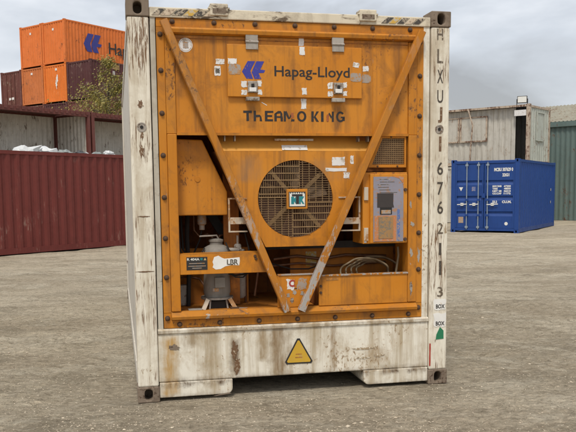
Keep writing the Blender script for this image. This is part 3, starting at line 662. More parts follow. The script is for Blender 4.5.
# orange unit frame: stiles, header, sill
OF = MT['orange_fr']
for sx in (-1, 1):
    a, b = sorted((sx * 1.012, sx * .955)); st_ = box(a, b, .024, .11, .66, 2.672).build('frame_stile', OF, R, .004)
    a, b = sorted((sx * .954, sx * .885)); box(a, b, .012, .30, .67, 1.964).build('inner_stile', OF, st_, .006)
    a, b = sorted((sx * .954, sx * .885)); box(a, b, .020, .10, 1.966, 2.66).build('inner_stile', OF, st_, .003)
hd = box(-1.012, 1.012, .024, .11, 2.7145, 2.776).build('frame_header', OF, R, .004)
m = MB(); prof = [(.026, 2.664), (-.008, 2.674), (-.014, 2.698), (-.004, 2.712), (.026, 2.712)]; n = 5
m.add([(x, y, z) for x in (-.955, .945) for y, z in prof], [(i, (i + 1) % n, (i + 1) % n + n, i + n) for i in range(n)] + [tuple(range(n)), tuple(range(2 * n - 1, n - 1, -1))]); m.build('header_rail', OF, hd)
box(-1.012, -.956, .0245, .1, 2.673, 2.714).build('corner_plate', OF, hd); box(.946, 1.012, .0245, .1, 2.673, 2.714).build('corner_plate', OF, hd)
fs_ = box(-1.012, 1.012, .024, .11, .546, .606).build('frame_sill', OF, R, .004)
m = MB(); prof = [(.026, .607), (-.012, .613), (-.018, .634), (.03, .668), (.06, .668), (.06, .607)]; n = 6
m.add([(x, y, z) for x in (-.955, .955) for y, z in prof], [(i, (i + 1) % n, (i + 1) % n + n, i + n) for i in range(n)] + [tuple(range(n)), tuple(range(2 * n - 1, n - 1, -1))]); m.build('sill_rail', paint('scuffed_sill_paint', mul(ORANGE, .84), (.52, .24, .045), dirt=(.17, .095, .045), dirt_amt=.75, streak=.3, chip=(.17, .085, .04), chip_amt=.06, chip_scale=(30, 30, 40), chip2=(.38, .33, .28), chip2_amt=.035, rough=.55), fs_)
box(-1.012, -.956, .0245, .1, .607, .659).build('corner_plate', OF, fs_); box(.956, 1.012, .0245, .1, .607, .659).build('corner_plate', OF, fs_)
bm_ = MB().lathe([(.0195, 0), (.0195, .004), (.014, .005), (.013, .016), (.009, .019)], (0, 0, 0), 10, 'y').mesh('bolt', MT['bolt'], 40)
for k in range(7):
    x = -.897 + k * .2985; share('bolt', bm_, R, (x, .024, 2.753)); share('bolt', bm_, R, (x, .024, .574))
for z_ in (2.662, 2.411, 2.11, 1.811, 1.509, 1.212, .925, .622):
    share('bolt', bm_, R, (-.985, .024, z_)); share('bolt', bm_, R, (.976, .024, z_))
# upper sheet
up = box(-.884, .884, .030, .075, 1.966, 2.664).build('upper_panel', MT['orange'], R, .003)
for x in (-.665, .60): box(x - .002, x + .002, .0285, .0299, 1.97, 2.66).build('seam', OF, up)
box(-.88, .88, .0285, .0299, 2.637, 2.643).build('seam', MT['orange_in'], up)
box(-.884, .884, .014, .030, 1.956, 1.975).build('panel_lip', OF, up)
# hatch with hinges, latches and lettering
ht = box(-.510, .506, .014, .0285, 2.233, 2.605).build('hatch', MT['orange'], R, .004); ht.location.y = -.012
for x in (-.329, .319):
    q = box(x - .045, x + .045, .002, .013, 2.57, 2.618).build('hinge', MT['galv'], ht, .002)
    box(x - .045, x + .045, .006, .028, 2.628, 2.70).build('hinge_leaf', MT['galv'], q, .002)
    MB().tube([(x - .047, .003, 2.623), (x + .047, .003, 2.623)], .009, 8).build('hinge_pin', MT['galv'], q, smooth=60)
    q = box(x - .036, x + .036, -.004, .013, 2.262, 2.345).build('latch', MT['galv'], ht, .004)
    box(x - .05, x + .05, -.008, .027, 2.203, 2.232).build('latch_keeper', MT['galv'], q, .004); box(x - .026, x + .026, -.012, -.0045, 2.268, 2.298).build('latch_plate', MT['white'], q, .003)
    box(x - .011, x + .011, -.014, -.0045, 2.300, 2.325).build('latch_hook', MT['dark'], q, .003)
    for (a, b, c, d) in ((-.08, -.04, 2.30, 2.345), (.04, .068, 2.31, 2.35), (-.08, -.04, 2.245, 2.282), (.04, .07, 2.25, 2.285)): card('tape', MT['white'], ht, x + a, x + b, c, d, .0135, jag=.004)
logo('logo', MT['blue_logo'], ht, lambda a, b: (-.404 + a * .172, .0125, 2.362 + b * .126), 0)
text('lettering', 'Hapag-Lloyd', MT['black'], ht, -.164, .410, 2.386, 2.459, .0125, .012, base=.70)
# peeling maker's name
def letters(parent, mat, z0, z1, y):
    def st(name, x0, x1, quads):
        m = MB()
        for q in quads: m.add([(x0 + (x1 - x0) * a, y, z0 + (z1 - z0) * b) for a, b in q], [tuple(range(len(q)))])
        return m.build('lettering', mat, parent)
    w = .27
    rect = lambda a, b, c, d: [(a, c), (b, c), (b, d), (a, d)]
    st('T', -.395, -.331, [rect(.0, 1, .78, 1), [(.36, .0), (.66, .03), (.64, .78), (.36, .78)]])
    st('h', -.318, -.254, [rect(0, w, 0, 1), [(w, .38), (.9, .42), (.72, .62), (w, .60)], [(.70, 0), (1, 0), (.9, .42), (.70, .42)]])
    st('E', -.234, -.170, [rect(0, .3, 0, 1), rect(.3, .95, .0, .2), rect(.3, .85, .42, .6), [(.3, .8), (1, .82), (1, 1), (.3, 1)]])
    st('R', -.163, -.098, [[(0, 0), (.28, 0), (.28, .85), (0, .7)], [(.0, .72), (.45, 1), (.75, 1), (.9, .8), (.28, .72)], [(.70, .3), (1, .3), (.92, .8), (.70, .76)], rect(.28, .70, .34, .5), [(.72, .0), (1, 0), (1, .3), (.72, .3)]])
    st('M', -.092, -.010, [[(0, 0), (.2, 0), (.2, .95), (.04, 1), (0, 1)], [(.2, .66), (.42, .22), (.56, .28), (.28, 1), (.2, 1)], [(.50, .30), (.58, .26), (.74, .62), (.66, .74)], [(.66, 0), (.98, .02), (1, .2), (.72, .24)]])
    def ring(x0, x1, a0, a1, r=.60, n=18):
        qs = []
        for k in range(n):
            t0, t1 = a0 + (a1 - a0) * k / n, a0 + (a1 - a0) * (k + 1) / n
            f = lambda t, s: (.5 + .5 * s * cos(t), .5 + .52 * (1 - (1 - s) * .75) * sin(t))
            qs.append([f(t0, 1), f(t1, 1), f(t1, r), f(t0, r)])
        return qs
    st('O', .009, .081, ring(0, 0, 0, 2 * pi, .52))
    st('K', .119, .178, [rect(0, .32, 0, 1), [(.32, .42), (.68, 1), (1, 1), (.56, .5)], [(.32, .42), (.56, .5), (1, 0), (.66, 0), (.36, .38)]])
    st('I', .194, .214, [rect(0, 1, 0, 1)])
    st('N', .235, .295, [[(.28, .78), (.62, .30), (.72, .5), (.4, .9)], [(.70, .0), (.98, 0), (.98, 1), (.72, 1)], [(.10, .0), (.20, 0), (.22, .22), (.12, .3)]])
    st('G', .311, .379, ring(0, 0, .7, 2 * pi - .25, .54) + [rect(.55, 1, .36, .52), rect(.74, 1, .1, .4)])
letters(up, MT['black'], 2.061, 2.137, .0285)
card('lettering_residue', MT['residue'], up, .237, .255, 2.065, 2.115, .0292, jag=.006); card('lettering_residue', MT['residue'], up, -.036, -.016, 2.085, 2.125, .0292, jag=.005)
# stickers on the upper sheet and the hatch
MB().lathe([(.05, 0), (.05, .0015)], (-.805, .0298, 2.594), 28, 'y').build('round_sticker', MT['white'], up)
m = MB(); m.lathe([(.044, .0018), (.041, .0018)], (-.805, .0298, 2.594), 28, 'y'); m2 = MB(); m2.v = m.v; m2.f = m.f[:28]; m2.build('sticker_ring', MT['silver_tape'], up)
card('sticker_print', MT['silver_tape'], up, -.825, -.785, 2.572, 2.618, .028, jag=.008)
for a, b, c, d in ((-.59, -.528, 2.466, 2.503), (-.602, -.556, 2.384, 2.453), (.521, .567, 2.437, 2.477)): card('label_sticker', MT['white'], up, a, b, c, d, .0297, jag=.002)
card('label_print', MT['ink'], up, -.594, -.564, 2.40, 2.435, .0278, jag=.003)
for a, b, c, d, r_2 in ((-.505, -.442, 2.466, 2.503, 0), (.436, .483, 2.462, 2.497, -.2), (.026, .065, 2.54, 2.60, .02)): card('label_sticker', MT['white'], ht, a, b, c, d, .0137, rot=r_2, jag=.002)
card('label_sticker', MT['white'], up, .028, .065, 2.612, 2.685, .0297, jag=.003)
for a, b, c, d in ((-.502, -.412, 2.39, 2.464), (.415, .50, 2.356, 2.42)): card('silver_sticker', MT['silver_tape'], ht, a, b, c, d, .0137, jag=.004)
card('silver_sticker', MT['silver_tape'], up, .512, .585, 2.352, 2.415, .0297, jag=.005)
card('label_sticker', MT['white'], ht, .042, .079, 2.255, 2.304, .0137, jag=.003); card('label_sticker', MT['white'], up, .042, .081, 2.155, 2.228, .0297, jag=.003)
card('scratch', MT['white'], up, -.26, -.215, 2.185, 2.19, .0297, rot=-.5)

# unit housing (recess)
CX, CD = -1.317, 5.724
def dp(x, z, d): k = 1 + d / CD; return CX + (x - CX) * k, 1.546 + (z - 1.546) * k
OI = MT['orange_in']
MT['bulk'] = paint('bulkhead_paint', (.52, .19, .025), (.47, .18, .03), dirt=(.24, .10, .03), dirt_amt=.5, streak=.5, chip=(.1, .05, .025), chip_amt=.04, rough=.65)
hb = MB()
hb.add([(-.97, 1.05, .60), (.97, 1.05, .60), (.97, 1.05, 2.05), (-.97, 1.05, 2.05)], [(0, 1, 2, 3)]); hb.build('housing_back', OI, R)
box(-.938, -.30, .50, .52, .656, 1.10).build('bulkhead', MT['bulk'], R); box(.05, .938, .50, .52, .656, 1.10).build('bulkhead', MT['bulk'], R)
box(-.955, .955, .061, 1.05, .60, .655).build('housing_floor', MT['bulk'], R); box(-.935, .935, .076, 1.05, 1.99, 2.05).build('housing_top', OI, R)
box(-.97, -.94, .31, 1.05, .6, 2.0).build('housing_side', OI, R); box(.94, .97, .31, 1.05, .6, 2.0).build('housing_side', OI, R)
# left cover
d = .14; pl = [dp(x, z, d) for x, z in ((-.884, 1.928), (-.705, 1.922), (-.528, 1.545), (-.530, 1.375), (-.884, 1.377))]; pl[0] = (-.884, pl[0][1]); pl[4] = (-.884, pl[4][1])
lc = MB().prism(pl, d, d + .05).build('cover_panel', MT['orange'], R, .008)
MB().lathe([(.022, 0), (.02, .006)], (-.73, d + .001, 1.64), 14, 'y').build('cover_cap', OF, lc)
box(-.52, -.40, .30, .34, .67, 1.98).build('inner_partition', OI, R)
# fan shroud
FC = (0, 1.488); d = .055
q = [(-.600, 1.845), (.585, 1.845), (.226, 1.128), (-.236, 1.128)]
fp = MB().holed(q, FC, .290, .290, d, d + .02, 64).build('fan_shroud', MT['orange'], R)
m = MB(); m.add([(-.600, d, 1.846), (.585, d, 1.846), (.64, .15, 1.966), (-.655, .15, 1.966)], [(0, 1, 2, 3)]); m.build('sloped_top', MT['orange_toplit'], fp)
m = MB(); m.add([(-.236, d, 1.1275), (.226, d, 1.1275), (.226, .4, 1.16), (-.236, .4, 1.16)], [(1, 0, 3, 2)]); m.build('shroud_underside', OI, fp)
for s_, (xb, xt) in ((-1, (-.236, -.6)), (1, (.226, .585))):
    MB().add([(xb, d, 1.128), (xt, d, 1.845), (xt, .4, 1.845), (xb, .4, 1.128)], [(0, 1, 2, 3)]).build('shroud_side', OI, fp)
n = 40; m = MB(); m.add([(FC[0] + .291 * cos(2 * pi * k / n), y, FC[1] + .291 * sin(2 * pi * k / n)) for y in (d + .01, .21) for k in range(n)], [(k, (k + 1) % n, n + (k + 1) % n, n + k) for k in range(n)] + [tuple(n + k for k in range(n))]); m.build('fan_duct', MT['fanhole'], fp)
fn = MB(); fn.lathe([(.07, 0), (.07, .05), (.05, .07)], (0, .20, FC[1]), 20, 'y'); fan = fn.build('fan_hub', MT['fan'], fp)
for k in range(5):
    a = 2 * pi * k / 5 + .35; m = MB(); P = []
    for r_3, w0, tw in ((.06, .05, .05), (.16, .10, .045), (.27, .13, .03)):
        for s_ in (-1, 1):
            aa = a + s_ * w0 / r_3 * .5; P.append((r_3 * cos(aa), .155 + s_ * tw, FC[1] + r_3 * sin(aa)))
    m.add(P, [(0, 2, 3, 1), (2, 4, 5, 3)]); m.build('fan_blade', MT['fan'], fp)
for a in (.75, 2.3, 3.9, 5.45): MB().bar((.05 * cos(a), .09, FC[1] + .05 * sin(a)), (.285 * cos(a), .09, FC[1] + .285 * sin(a)), .028, .012).build('fan_strut', MT['guard2'], fp)
# pinwheel wire guard
def chord(c): return math.sqrt(max(0, .286 ** 2 - c * c))
fine, coarse = MB(), MB()
yg = .050
def seg(m, horiz, c, lo, hi, w):
    k = chord(c); lo, hi = max(lo, -k), min(hi, k)
    if hi - lo < .01: return
    if horiz: m.box(lo, hi, yg - w / 2, yg + w / 2, FC[1] + c - w / 2, FC[1] + c + w / 2)
    else: m.box(c - w / 2, c + w / 2, yg + w / 2 + .0005, yg + w * 1.5, FC[1] + lo, FC[1] + hi)
qd = [(-.29, .028, .012, .29, True), (.028, .29, -.028, .29, False), (-.028, .29, -.29, -.028, True), (-.29, -.028, -.29, .012, False)]
for x0, x1, z0, z1, ch in qd:
    for m_, pitch, wd, hz in ((coarse, .0515, .006, ch), (fine, .0172, .0036, not ch)):
        a0, a1 = (z0, z1) if hz else (x0, x1); b0, b1 = (x0, x1) if hz else (z0, z1)
        c = a0 + pitch * .5
        while c < a1: seg(m_, hz, c, b0, b1, wd); c += pitch
for horiz, c, lo, hi in ((0, .028, -.028, .29), (1, .012, -.29, .028), (0, -.028, -.29, .012), (1, -.028, -.028, .29)): seg(coarse, horiz, c, lo, hi, .006)
gd = coarse.build('fan_guard', MT['guard2'], fp); fine.build('guard_mesh', MT['guard'], gd)
bd = box(-.076, .086, .030, .044, 1.412, 1.562).build('badge_plate', MT['orange'], fp, .003)
box(-.060, .070, .0275, .0298, 1.427, 1.541).build('badge_border', MT['blackp'], bd); box(-.054, .064, .0255, .0273, 1.433, 1.535).build('badge_field', MT['badge'], bd)
m = MB()
for k in range(7): m.box(-.05 + k * .0175, -.042 + k * .0175, .0252, .0254, 1.527, 1.536)
m.box(-.036, .046, .0235, .0254, 1.507, 1.523); m.box(-.005, .017, .0237, .0254, 1.449, 1.5065); m.build('badge_letter', MT['blackp'], bd)
m = MB(); m.box(-.042, -.02, .0238, .0254, 1.449, 1.504); m.add([(-.02, .0239, 1.49), (-.006, .0239, 1.504), (-.006, .0239, 1.449), (-.02, .0239, 1.47)], [(0, 1, 2, 3)])
m.box(.018, .032, .0238, .0254, 1.449, 1.506); m.add([(.032, .0239, 1.47), (.046, .0239, 1.449), (.06, .0239, 1.449), (.042, .0239, 1.478), (.058, .0239, 1.505), (.032, .0239, 1.506)], [(0, 1, 2, 3, 4, 5)]); m.build('badge_letter', MT['teal'], bd)
# labels on the shroud
card('label_sticker', MT['white'], fp, .285, .385, 1.735, 1.80, d - .0005, jag=.003); card('label_sticker', MT['white'], fp, .235, .40, 1.692, 1.718, d - .0005, jag=.003); card('label_sticker', MT['white'], fp, .375, .425, 1.64, 1.685, d - .0005, jag=.01)
card('label_sticker', MT['white'], fp, .43, .455, 1.75, 1.81, d - .0005, jag=.006); 
m = MB(); m.add([(-.101, .0555, 1.853), (.095, .0555, 1.853), (.095, .083, 1.89), (-.101, .083, 1.89)], [(0, 1, 2, 3)]); o = m.build('label_sticker', MT['white'], fp); o.location.y = -.003
box(-.15, .148, .085, .13, 1.923, 1.938).build('drip_rail', MT['rail'], fp)
for x in (-.535, -.46, .49, .565): box(x - .004, x + .004, .026, .09, 1.915, 1.957).build('drip_pin', MT['fitting'], fp)
# V braces
def brace(a, b, w, name='diagonal_brace'):
    a, b = Vector((a[0], 0, a[1])), Vector((b[0], 0, b[1])); t = (b - a).normalized(); q = Vector((t.z, 0, -t.x)) * w / 2
    m = MB(); y0, y1 = -.050, -.008
    prof = [(-1, y1), (-1, y0 + .008), (-.82, y0), (.82, y0), (1, y0 + .008), (1, y1)]; n = len(prof)
    m.add([p + q * s + Vector((0, y, 0)) for p in (a, b) for s, y in prof], [(i, (i + 1) % n, (i + 1) % n + n, i + n) for i in range(n)] + [tuple(range(n)), tuple(range(2 * n - 1, n - 1, -1))])
    o = m.build(name, MT['orange_br'], R); bm = o.data
    for k in range(9):                                # stand-offs to the frame behind
        p = a.lerp(b, (k + .5) / 9); MB().bar((p.x, -.008, p.z), (p.x, .05, p.z), .02, .02).build('stand_off', MT['bolt'], o)
    return o
brace((-.962, 2.752), (-.090, .645), .056); brace((.972, 2.735), (.018, .645), .056)
# left guard bar and labels
gb = MB().prism([(-.884, .941), (-.212, .941), (-.295, 1.093), (-.884, 1.088)], .020, .034).build('guard_bar', MT['orange'], R, .003)
MB().prism([(-.884, 1.089), (-.297, 1.094), (-.297, 1.099), (-.884, 1.094)], .020, .12).build('guard_bar_flange', OF, gb)
card('refrigerant_label', MT['blackp'], gb, -.837, -.683, .974, 1.070, .0195)
text('lettering', 'R 404A', MT['badge'], gb, -.832, -.741, 1.044, 1.063, .0175, .02)
card('label_print', MT['teal'], gb, -.735, -.718, 1.046, 1.062, .0179); MB().prism([(-.71, 1.045), (-.69, 1.045), (-.70, 1.064)], .0176, .0179).build('label_print', MT['hz_y'], gb)
for z_, w_ in ((1.023, .115), (1.003, .13), (.988, .07)): box(-.76 - w_ / 2, -.76 + w_ / 2, .0176, .0179, z_ - .0025, z_ + .0025).build('label_print', MT['silver_tape'], gb)
pts = [(-.645, 1.03), (-.632, 1.066), (-.60, 1.076), (-.575, 1.06), (-.556, 1.052), (-.49, 1.056), (-.442, 1.06), (-.44, 1.03), (-.446, 1.0), (-.50, 1.004), (-.55, .995), (-.585, .976), (-.622, .973), (-.645, .99), (-.638, 1.01)]
MB().prism(pts, .0185, .0198).build('torn_label', MT['paper'], gb); text('lettering', 'LBR', MT['ink'], gb, -.538, -.452, 1.004, 1.046, .0178, .035)
for x, z_ in ((-.325, 1.065), (-.318, 1.045)): MB().lathe([(.012, 0), (.009, .008)], (x, .02, z_), 10, 'y').build('screw', MT['bolt'], gb)
# compressor
cc = (-.585, .27, 0)
cp = MB().lathe([(.098, .742), (.098, .76), (.105, .775), (.103, .86), (.097, .96), (.103, 1.0), (.105, 1.055), (.118, 1.058), (.118, 1.075), (.108, 1.078), (.103, 1.10), (.088, 1.122), (.064, 1.136), (.05, 1.142), (.05, 1.163), (.057, 1.166), (.057, 1.18), (.03, 1.19)], cc, 28).build('compressor', MT['iron'], R, smooth=35)
for k in range(10):
    a = 2 * pi * k / 10; MB().lathe([(.009, 1.0755), (.009, 1.087)], (cc[0] + .111 * cos(a), cc[1] + .111 * sin(a), 0), 6).build('head_bolt', MT['bolt'], cp)
box(cc[0] - .03, cc[0] + .05, cc[1] - .125, cc[1] - .09, .82, .90).build('terminal_box', MT['iron'], cp, .004)
card('data_plate', MT['silver_tape'], cp, cc[0] - .045, cc[0] + .0, .79, .815, cc[1] - .104)
MB().lathe([(.125, .725), (.125, .741)], cc, 24).build('compressor_flange', MT['iron'], cp, smooth=35)
for s_ in (-1, 1): MB().bar((cc[0] + s_ * .085, .17, .73), (cc[0] + s_ * .125, .13, .655), .03, .022).build('compressor_leg', MT['rail'], cp); MB().bar((cc[0] + s_ * .06, .2, .73), (cc[0] + s_ * .07, .18, .655), .012, .012).build('mounting_stud', MT['galv'], cp)
box(cc[0] - .06, cc[0] + .06, .2, .34, .656, .71).build('mounting_block', MT['dark'], cp)
m = MB(); m.lathe([(.028, 0), (.028, .05), (.02, .06)], (cc[0] + .165, .25, 1.085), 14); m.tube([(cc[0] + .05, .25, 1.10), (cc[0] + .11, .24, 1.10), (cc[0] + .19, .235, 1.10)], .017, 8); m.tube([(cc[0] + .165, .25, 1.13), (cc[0] + .165, .25, 1.21)], .009, 8); m.build('service_valve', MT['galv'], cp, smooth=50)
MB().lathe([(.014, 0), (.014, .03)], (cc[0] + .20, .23, 1.075), 8).build('valve_cap', MT['galv'], cp)
m = MB(); m.tube([(cc[0] + .02, .25, 1.18), (cc[0] + .0, .24, 1.215), (cc[0] - .06, .23, 1.212), (cc[0] - .13, .24, 1.21)], .007, 6); m.build('discharge_pipe', MT['galv'], cp, smooth=60)
m = MB(); m.lathe([(.022, 1.255), (.022, 1.29), (.036, 1.30), (.036, 1.36), (.028, 1.375)], (-.685, .33, 0), 14); m.build('sensor', MT['silver_tape'], R, smooth=40)
for pth, r_4 in (([(-.80, .36, .66), (-.79, .38, .9), (-.80, .36, 1.2), (-.79, .36, 1.4)], .017), ([(-.84, .4, 1.36), (-.83, .38, 1.1), (-.76, .33, 1.02), (-.70, .3, 1.06)], .008), ([(-.685, .33, 1.27), (-.70, .35, 1.18), (-.76, .36, 1.05), (-.72, .36, .95)], .007), ([(-.5, .22, .92), (-.45, .2, .905), (-.38, .22, .91), (-.3, .28, .95)], .008)):
    MB().tube(pth, r_4, 6).build('pipe', MT['dark'], R, smooth=60)
MT['copper'] = plain('dirty_copper', (.24, .115, .06), .5, .4, .5, 25)
for pth, r_4 in (([(-.66, .42, .66), (-.66, .42, .80), (-.70, .44, .86), (-.78, .46, .88), (-.86, .46, .87), (-.88, .46, 1.3)], .011), ([(-.585, .36, 1.10), (-.54, .40, 1.20), (-.46, .42, 1.22), (-.44, .42, .9), (-.44, .42, .66)], .012), ([(-.42, .28, 1.09), (-.36, .30, 1.09), (-.33, .36, 1.05), (-.33, .44, .9), (-.33, .46, .66)], .010),
                  ([(-.74, .4, 1.37), (-.74, .4, 1.25), (-.70, .38, 1.2), (-.64, .36, 1.22), (-.60, .34, 1.19)], .007), ([(-.1, .45, 1.0), (.1, .46, 1.02), (.3, .45, .99), (.5, .44, 1.02), (.86, .46, 1.0)], .012), ([(-.15, .47, .94), (.12, .47, .96), (.4, .47, .93), (.86, .47, .95)], .009), ([(-.25, .5, .70), (-.22, .5, .9), (-.2, .5, 1.1), (-.05, .52, 1.12)], .011)):
    MB().tube(pth, r_4, 7).build('pipe', MT['copper'], R, smooth=60)
for pth in ([(-.87, .3, 1.3), (-.86, .26, 1.1), (-.80, .22, 1.0), (-.72, .2, 1.06), (-.68, .22, 1.12)], [(-.52, .2, 1.16), (-.48, .16, 1.06), (-.40, .15, 1.02), (-.34, .2, 1.1), (-.36, .3, 1.25)], [(-.50, .16, .93), (-.46, .13, .90), (-.40, .14, .895), (-.34, .2, .93)], [(-.15, .3, .98), (0, .26, .935), (.15, .28, .93), (.3, .3, .97)]):
    MB().tube(pth, .006, 6).build('cable', MT['dark'], R, smooth=60)
box(-.87, -.80, .38, .46, .66, .82).build('drier_bracket', MT['galv'], R, .004)
MB().lathe([(.03, .70), (.045, .72), (.045, .90), (.03, .92)], (-.38, .42, 0), 16).build('filter_drier', MT['galv'], R, smooth=40)
box(-.50, -.44, .10, .16, .656, .672).build('clamp', MT['bolt'], R); box(-.82, -.72, .1, .2, .656, .664).build('floor_plate', MT['galv'], R)
for x in (-.80, -.66, -.45): box(x - .02, x + .02, .490, .499, .70, 1.05).build('bulkhead_rib', MT['bulk'], R)
MB().bar((-.62, .46, 1.40), (-.38, .46, 1.02), .07, .03).build('inner_strut', MT['dark'], R)
m = MB(); pts = [(-.47, .12), (-.40, .10), (-.36, .16), (-.42, .2)]; m.add([(x, y, .6575) for x, y in pts], [(0, 1, 2, 3)]); m.build('oily_residue', MT['silver_tape'], R)
# silver brackets either side of the fan
def bracket(x0, x1, z0, z1, zm, name='guard_bracket'):
    m = MB(); y = .045
    m.box(x0, x0 + .012, y, y + .02, z0, z1); m.box(x0 + .0121, x1, y + .001, y + .019, z1 - .01, z1); m.box(x0 + .0121, x1, y + .001, y + .019, z0, z0 + .01)
    o = m.build(name, MT['rail'], R); box(x0 + .013, x1, y - .012, y + .012, zm, zm + .05).build('bracket_rail', MT['rail'], o, .003); return o
bracket(-.516, -.375, 1.245, 1.50, 1.305); o = bracket(-.507, -.335, 1.236, 1.50, 1.29); 
o.data.transform(Matrix.Diagonal((-1, 1, 1, 1))); o.data.flip_normals(); c = o.children[0]; c.data.transform(Matrix.Diagonal((-1, 1, 1, 1))); c.data.flip_normals()
# right vent grille
vp = [(.664, 1.960), (.872, 1.960), (.872, 1.720), (.566, 1.720)]
vg = MB(); 
inner = [(.680, 1.941), (.858, 1.941), (.858, 1.742), (.596, 1.742)]
N = 4; vg.add([(x, .03, z) for x, z in vp] + [(x, .03, z) for x, z in inner] + [(x, .06, z) for x, z in vp] + [(x, .06, z) for x, z in inner],
    [((i + 1) % 4, i, 4 + i, 4 + (i + 1) % 4) for i in range(4)] + [(i, (i + 1) % 4, 8 + (i + 1) % 4, 8 + i) for i in range(4)] + [(4 + (i + 1) % 4, 4 + i, 12 + i, 12 + (i + 1) % 4) for i in range(4)])
ve = vg.build('vent_frame', OF, R); m = MB()
lx = lambda z: .596 + (z - 1.742) * (.680 - .596) / .199
z_ = 1.752
while z_ < 1.94: m.box(lx(z_), .858, .04, .044, z_ - .0022, z_ + .0022); z_ += .0152
x = .606
while x < .858:
    zt = 1.941 if x > .68 else 1.742 + (x - .596) / (.680 - .596) * .199
    m.box(x - .0022, x + .0022, .0445, .0485, 1.742, zt); x += .0152
m.build('vent_mesh', MT['guard2'], ve); MB().prism(inner, .1, .11).build('vent_back', MT['fanhole'], ve)
for a, b in ((.64, 1.728), (.80, 1.728), (.75, 1.952)): MB().lathe([(.008, 0), (.006, .008)], (a, .03, b), 8, 'y').build('screw', MT['bolt'], ve)
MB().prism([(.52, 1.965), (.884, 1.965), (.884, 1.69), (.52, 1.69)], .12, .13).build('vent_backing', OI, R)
# control box
cb = box(.516, .874, .010, .28, 1.136, 1.682).build('control_box', MT['orange'], R, .005)
fr = MB(); fo = [(.568, 1.140), (.868, 1.140), (.868, 1.668), (.568, 1.668)]
fr = box(.568, .868, -.012, .0095, 1.140, 1.668).build('control_door', MT['orange'], cb, .005)
for z_ in (1.52, 1.21): box(.522, .556, -.004, .009, z_ - .05, z_ + .05).build('door_hinge', MT['rail'], cb, .003)
card('label_sticker', MT['white'], cb, .526, .545, 1.135 + .01, 1.23, .0092)
pts = [(.592, 1.152), (.834, 1.152), (.834, 1.56), (.826, 1.60), (.80, 1.632), (.76, 1.648), (.592, 1.648)]
pn = MB().prism(pts, -.0165, -.0125).build('control_panel', MT['ctrl'], fr)
m = MB().prism([(.600, 1.155), (.776, 1.155), (.776, 1.352), (.600, 1.352)], -.019, -.0168).build('keypad_surround', MT['salmon'], pn)
MB().prism([(.632, 1.176), (.75, 1.176), (.75, 1.344), (.632, 1.344)], -.022, -.0192).build('keypad', MT['keypad'], pn)
MB().prism([(.622, 1.415), (.757, 1.415), (.750, 1.44), (.752, 1.522), (.622, 1.522)], -.0195, -.0168).build('display', MT['screen'], pn)
MB().prism([(.644, 1.361), (.740, 1.361), (.740, 1.4145), (.644, 1.4145)], -.0195, -.0168).build('display_hood', MT['dark'], pn); MB().prism([(.654, 1.366), (.730, 1.366), (.730, 1.395), (.654, 1.395)], -.021, -.0197).build('display_plate', MT['silver_tape'], pn)
card('blue_strip', MT['bluetape'], pn, .786, .806, 1.16, 1.40, -.0168, jag=.004)
for k in range(6):
    z_ = 1.628 - k * .02; a = .615 + random.uniform(0, .03); box(a, a + random.uniform(.06, .15), -.0175, -.0167, z_ - .002, z_ + .002).build('panel_print', MT['ink'], pn)
MB().prism([(.745, 1.649), (.834, 1.649), (.834, 1.56), (.828, 1.60), (.80, 1.634)], -.0175, -.0128).build('peeled_corner', MT['salmon'], pn)
for z_ in (1.548, 1.168): MB().lathe([(.014, 0), (.012, .012)], (.850, -.012, z_), 10, 'y').build('door_screw', MT['bolt'], fr)
card('wear_patch', MT['galv'], R, .895, .925, 1.02, 1.10, .0115, jag=.012); card('wear_patch', MT['galv'], R, .90, .94, 1.26, 1.30, .0115, jag=.01); card('wear_patch', MT['galv'], R, .90, .925, .72, .84, .0115, jag=.008); card('wear_patch', MT['galv'], R, .895, .915, 1.40, 1.47, .0115, jag=.008)
card('wear_patch', MT['galv'], R, .965, .99, .98, 1.10, .0235, jag=.01)
# cable tray and centre box
tr = box(.166, .884, .016, .032, .668, .898).build('cable_tray', MT['orange'], R, .004)
MB().prism([(.17, .897), (.884, .897), (.884, .907), (.17, .907)], .006, .05).build('tray_lip', MT['orange_br'], tr); card('tray_print', MT['ghost'], tr, .225, .32, .862, .882, .0155)

for z_ in (.82, .77): MB().lathe([(.011, 0), (.009, .008)], (.182, .016, z_), 10, 'y').build('screw', MT['bolt'], tr)
MB().prism([(-.155, .667), (.064, .667), (.15, .912), (-.155, .912)], .020, .034).build('centre_panel', MT['orange'], R, .003)
ce = [o for o in R.children if o.name.startswith('centre_panel')][0]
box(-.15, .15, .012, .06, .9125, .920).build('panel_lip', MT['orange_br'], ce)
card('label_sticker', MT['silver_tape'], ce, .0, .07, .80, .885, .0195, jag=.014); text('lettering', 'C', MT['red'], ce, -.068, -.022, .822, .878, .0165, .05); card('label_sticker', MT['white'], ce, -.085, -.03, .80, .88, .0196, jag=.016); box(-.06, .0, .0184, .019, .806, .812).build('label_print', MT['blackp'], ce)
for a, b in ((-.06, .70), (-.04, .76), (.03, .70), (-.09, .74), (.02, .75)): card('wear_patch', MT['galv'], ce, a, a + .03, b, b + .04, .0195, jag=.01)
m = MB()
for k in range(6):
    c_, r_5 = .56 + k * .032, .16 - (k % 4) * .018; pts = []
    for i in range(25):
        a = pi * (-.05 + 1.1 * i / 24); pts.append((c_ + r_5 * cos(a) * 1.25, .10 + k * .035 + .02 * sin(i), .90 + r_5 * sin(a) * .75))
    m.tube(pts, .0075, 7)
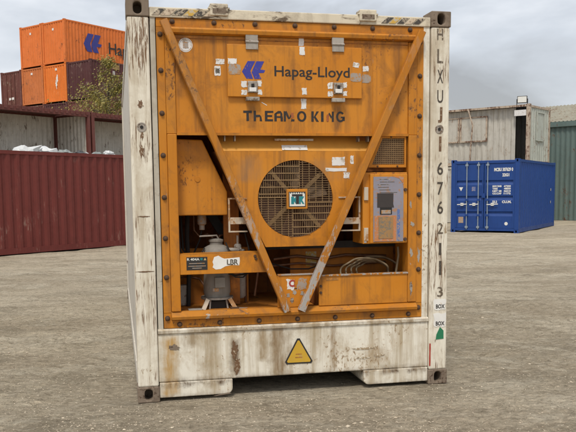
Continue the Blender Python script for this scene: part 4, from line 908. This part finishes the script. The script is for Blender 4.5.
m.tube([(.82, .12, .86), (.835, .12, .96), (.85, .13, 1.03), (.845, .13, 1.10)], .010, 7); m.build('power_cable', MT['cable'], R, smooth=60)
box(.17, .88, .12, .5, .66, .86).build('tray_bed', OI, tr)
box(.18, .27, .495, .4985, .93, 1.05).build('rating_plate', MT['hz_y'], R)
box(-.2, .88, .30, .34, 1.09, 1.145).build('cross_member', MT['dark'], R)
# identification characters down the right post
CH = [('H', 2.681, 2.766, 'charw'), ('L', 2.509, 2.614, 'charw'), ('X', 2.359, 2.460, 'char'), ('U', 2.209, 2.307, 'char'), ('J', 2.057, 2.178, 'rustm'), ('1', 1.84, 1.955, 'rustm'), ('6', 1.659, 1.759, 'char'), ('7', 1.504, 1.605, 'char'), ('6', 1.356, 1.457, 'char'), ('2', 1.20, 1.286, 'charw'), ('1', 1.034, 1.129, 'char'), ('1', .876, .987, 'char'), ('3', .701, .781, 'charw')]
for i, (c, z0, z1, mk) in enumerate(CH):
    x = 1.131 + (2.7 - z0) * .011; w_ = .010 if c in '1I' else .024
    if c == 'J': w_ = .018
    text('post_character', c, MT[mk], R, x - w_, x + w_, z0, z1, .0045, .045 if mk == 'rustm' else .012)
for z_, zz in ((.609, .665), (.472, .55)):
    card('box_label', MT['paper'], R, 1.10, 1.20, z_ - .01, zz + .02, .0048, jag=.006); text('lettering', 'BOX', MT['blackp'], R, 1.118, 1.192, z_, z_ + .034, .0022, .03)
MB().prism([(1.155, .46), (1.185, .43), (1.186, .365), (1.12, .36), (1.125, .40), (1.14, .43)], .0030, .0046).build('green_label', MT['green'], R)
MB().prism([(1.112, .36), (1.12, .36), (1.115, .335)], .0030, .0046).build('rust_drip', MT['rustm'], R)
# dents and bare spots on the left post
for z0, z1, x, w_ in ((2.20, 2.13, -1.135, .018), (1.88, 1.80, -1.135, .02), (1.99, 1.92, -1.13, .012), (.98, .97, -1.13, .06), (1.38, 1.37, -1.14, .05)): card('bare_spot', MT['rustm'], R, x - w_, x + w_, z1, z0, .0052, jag=.005)
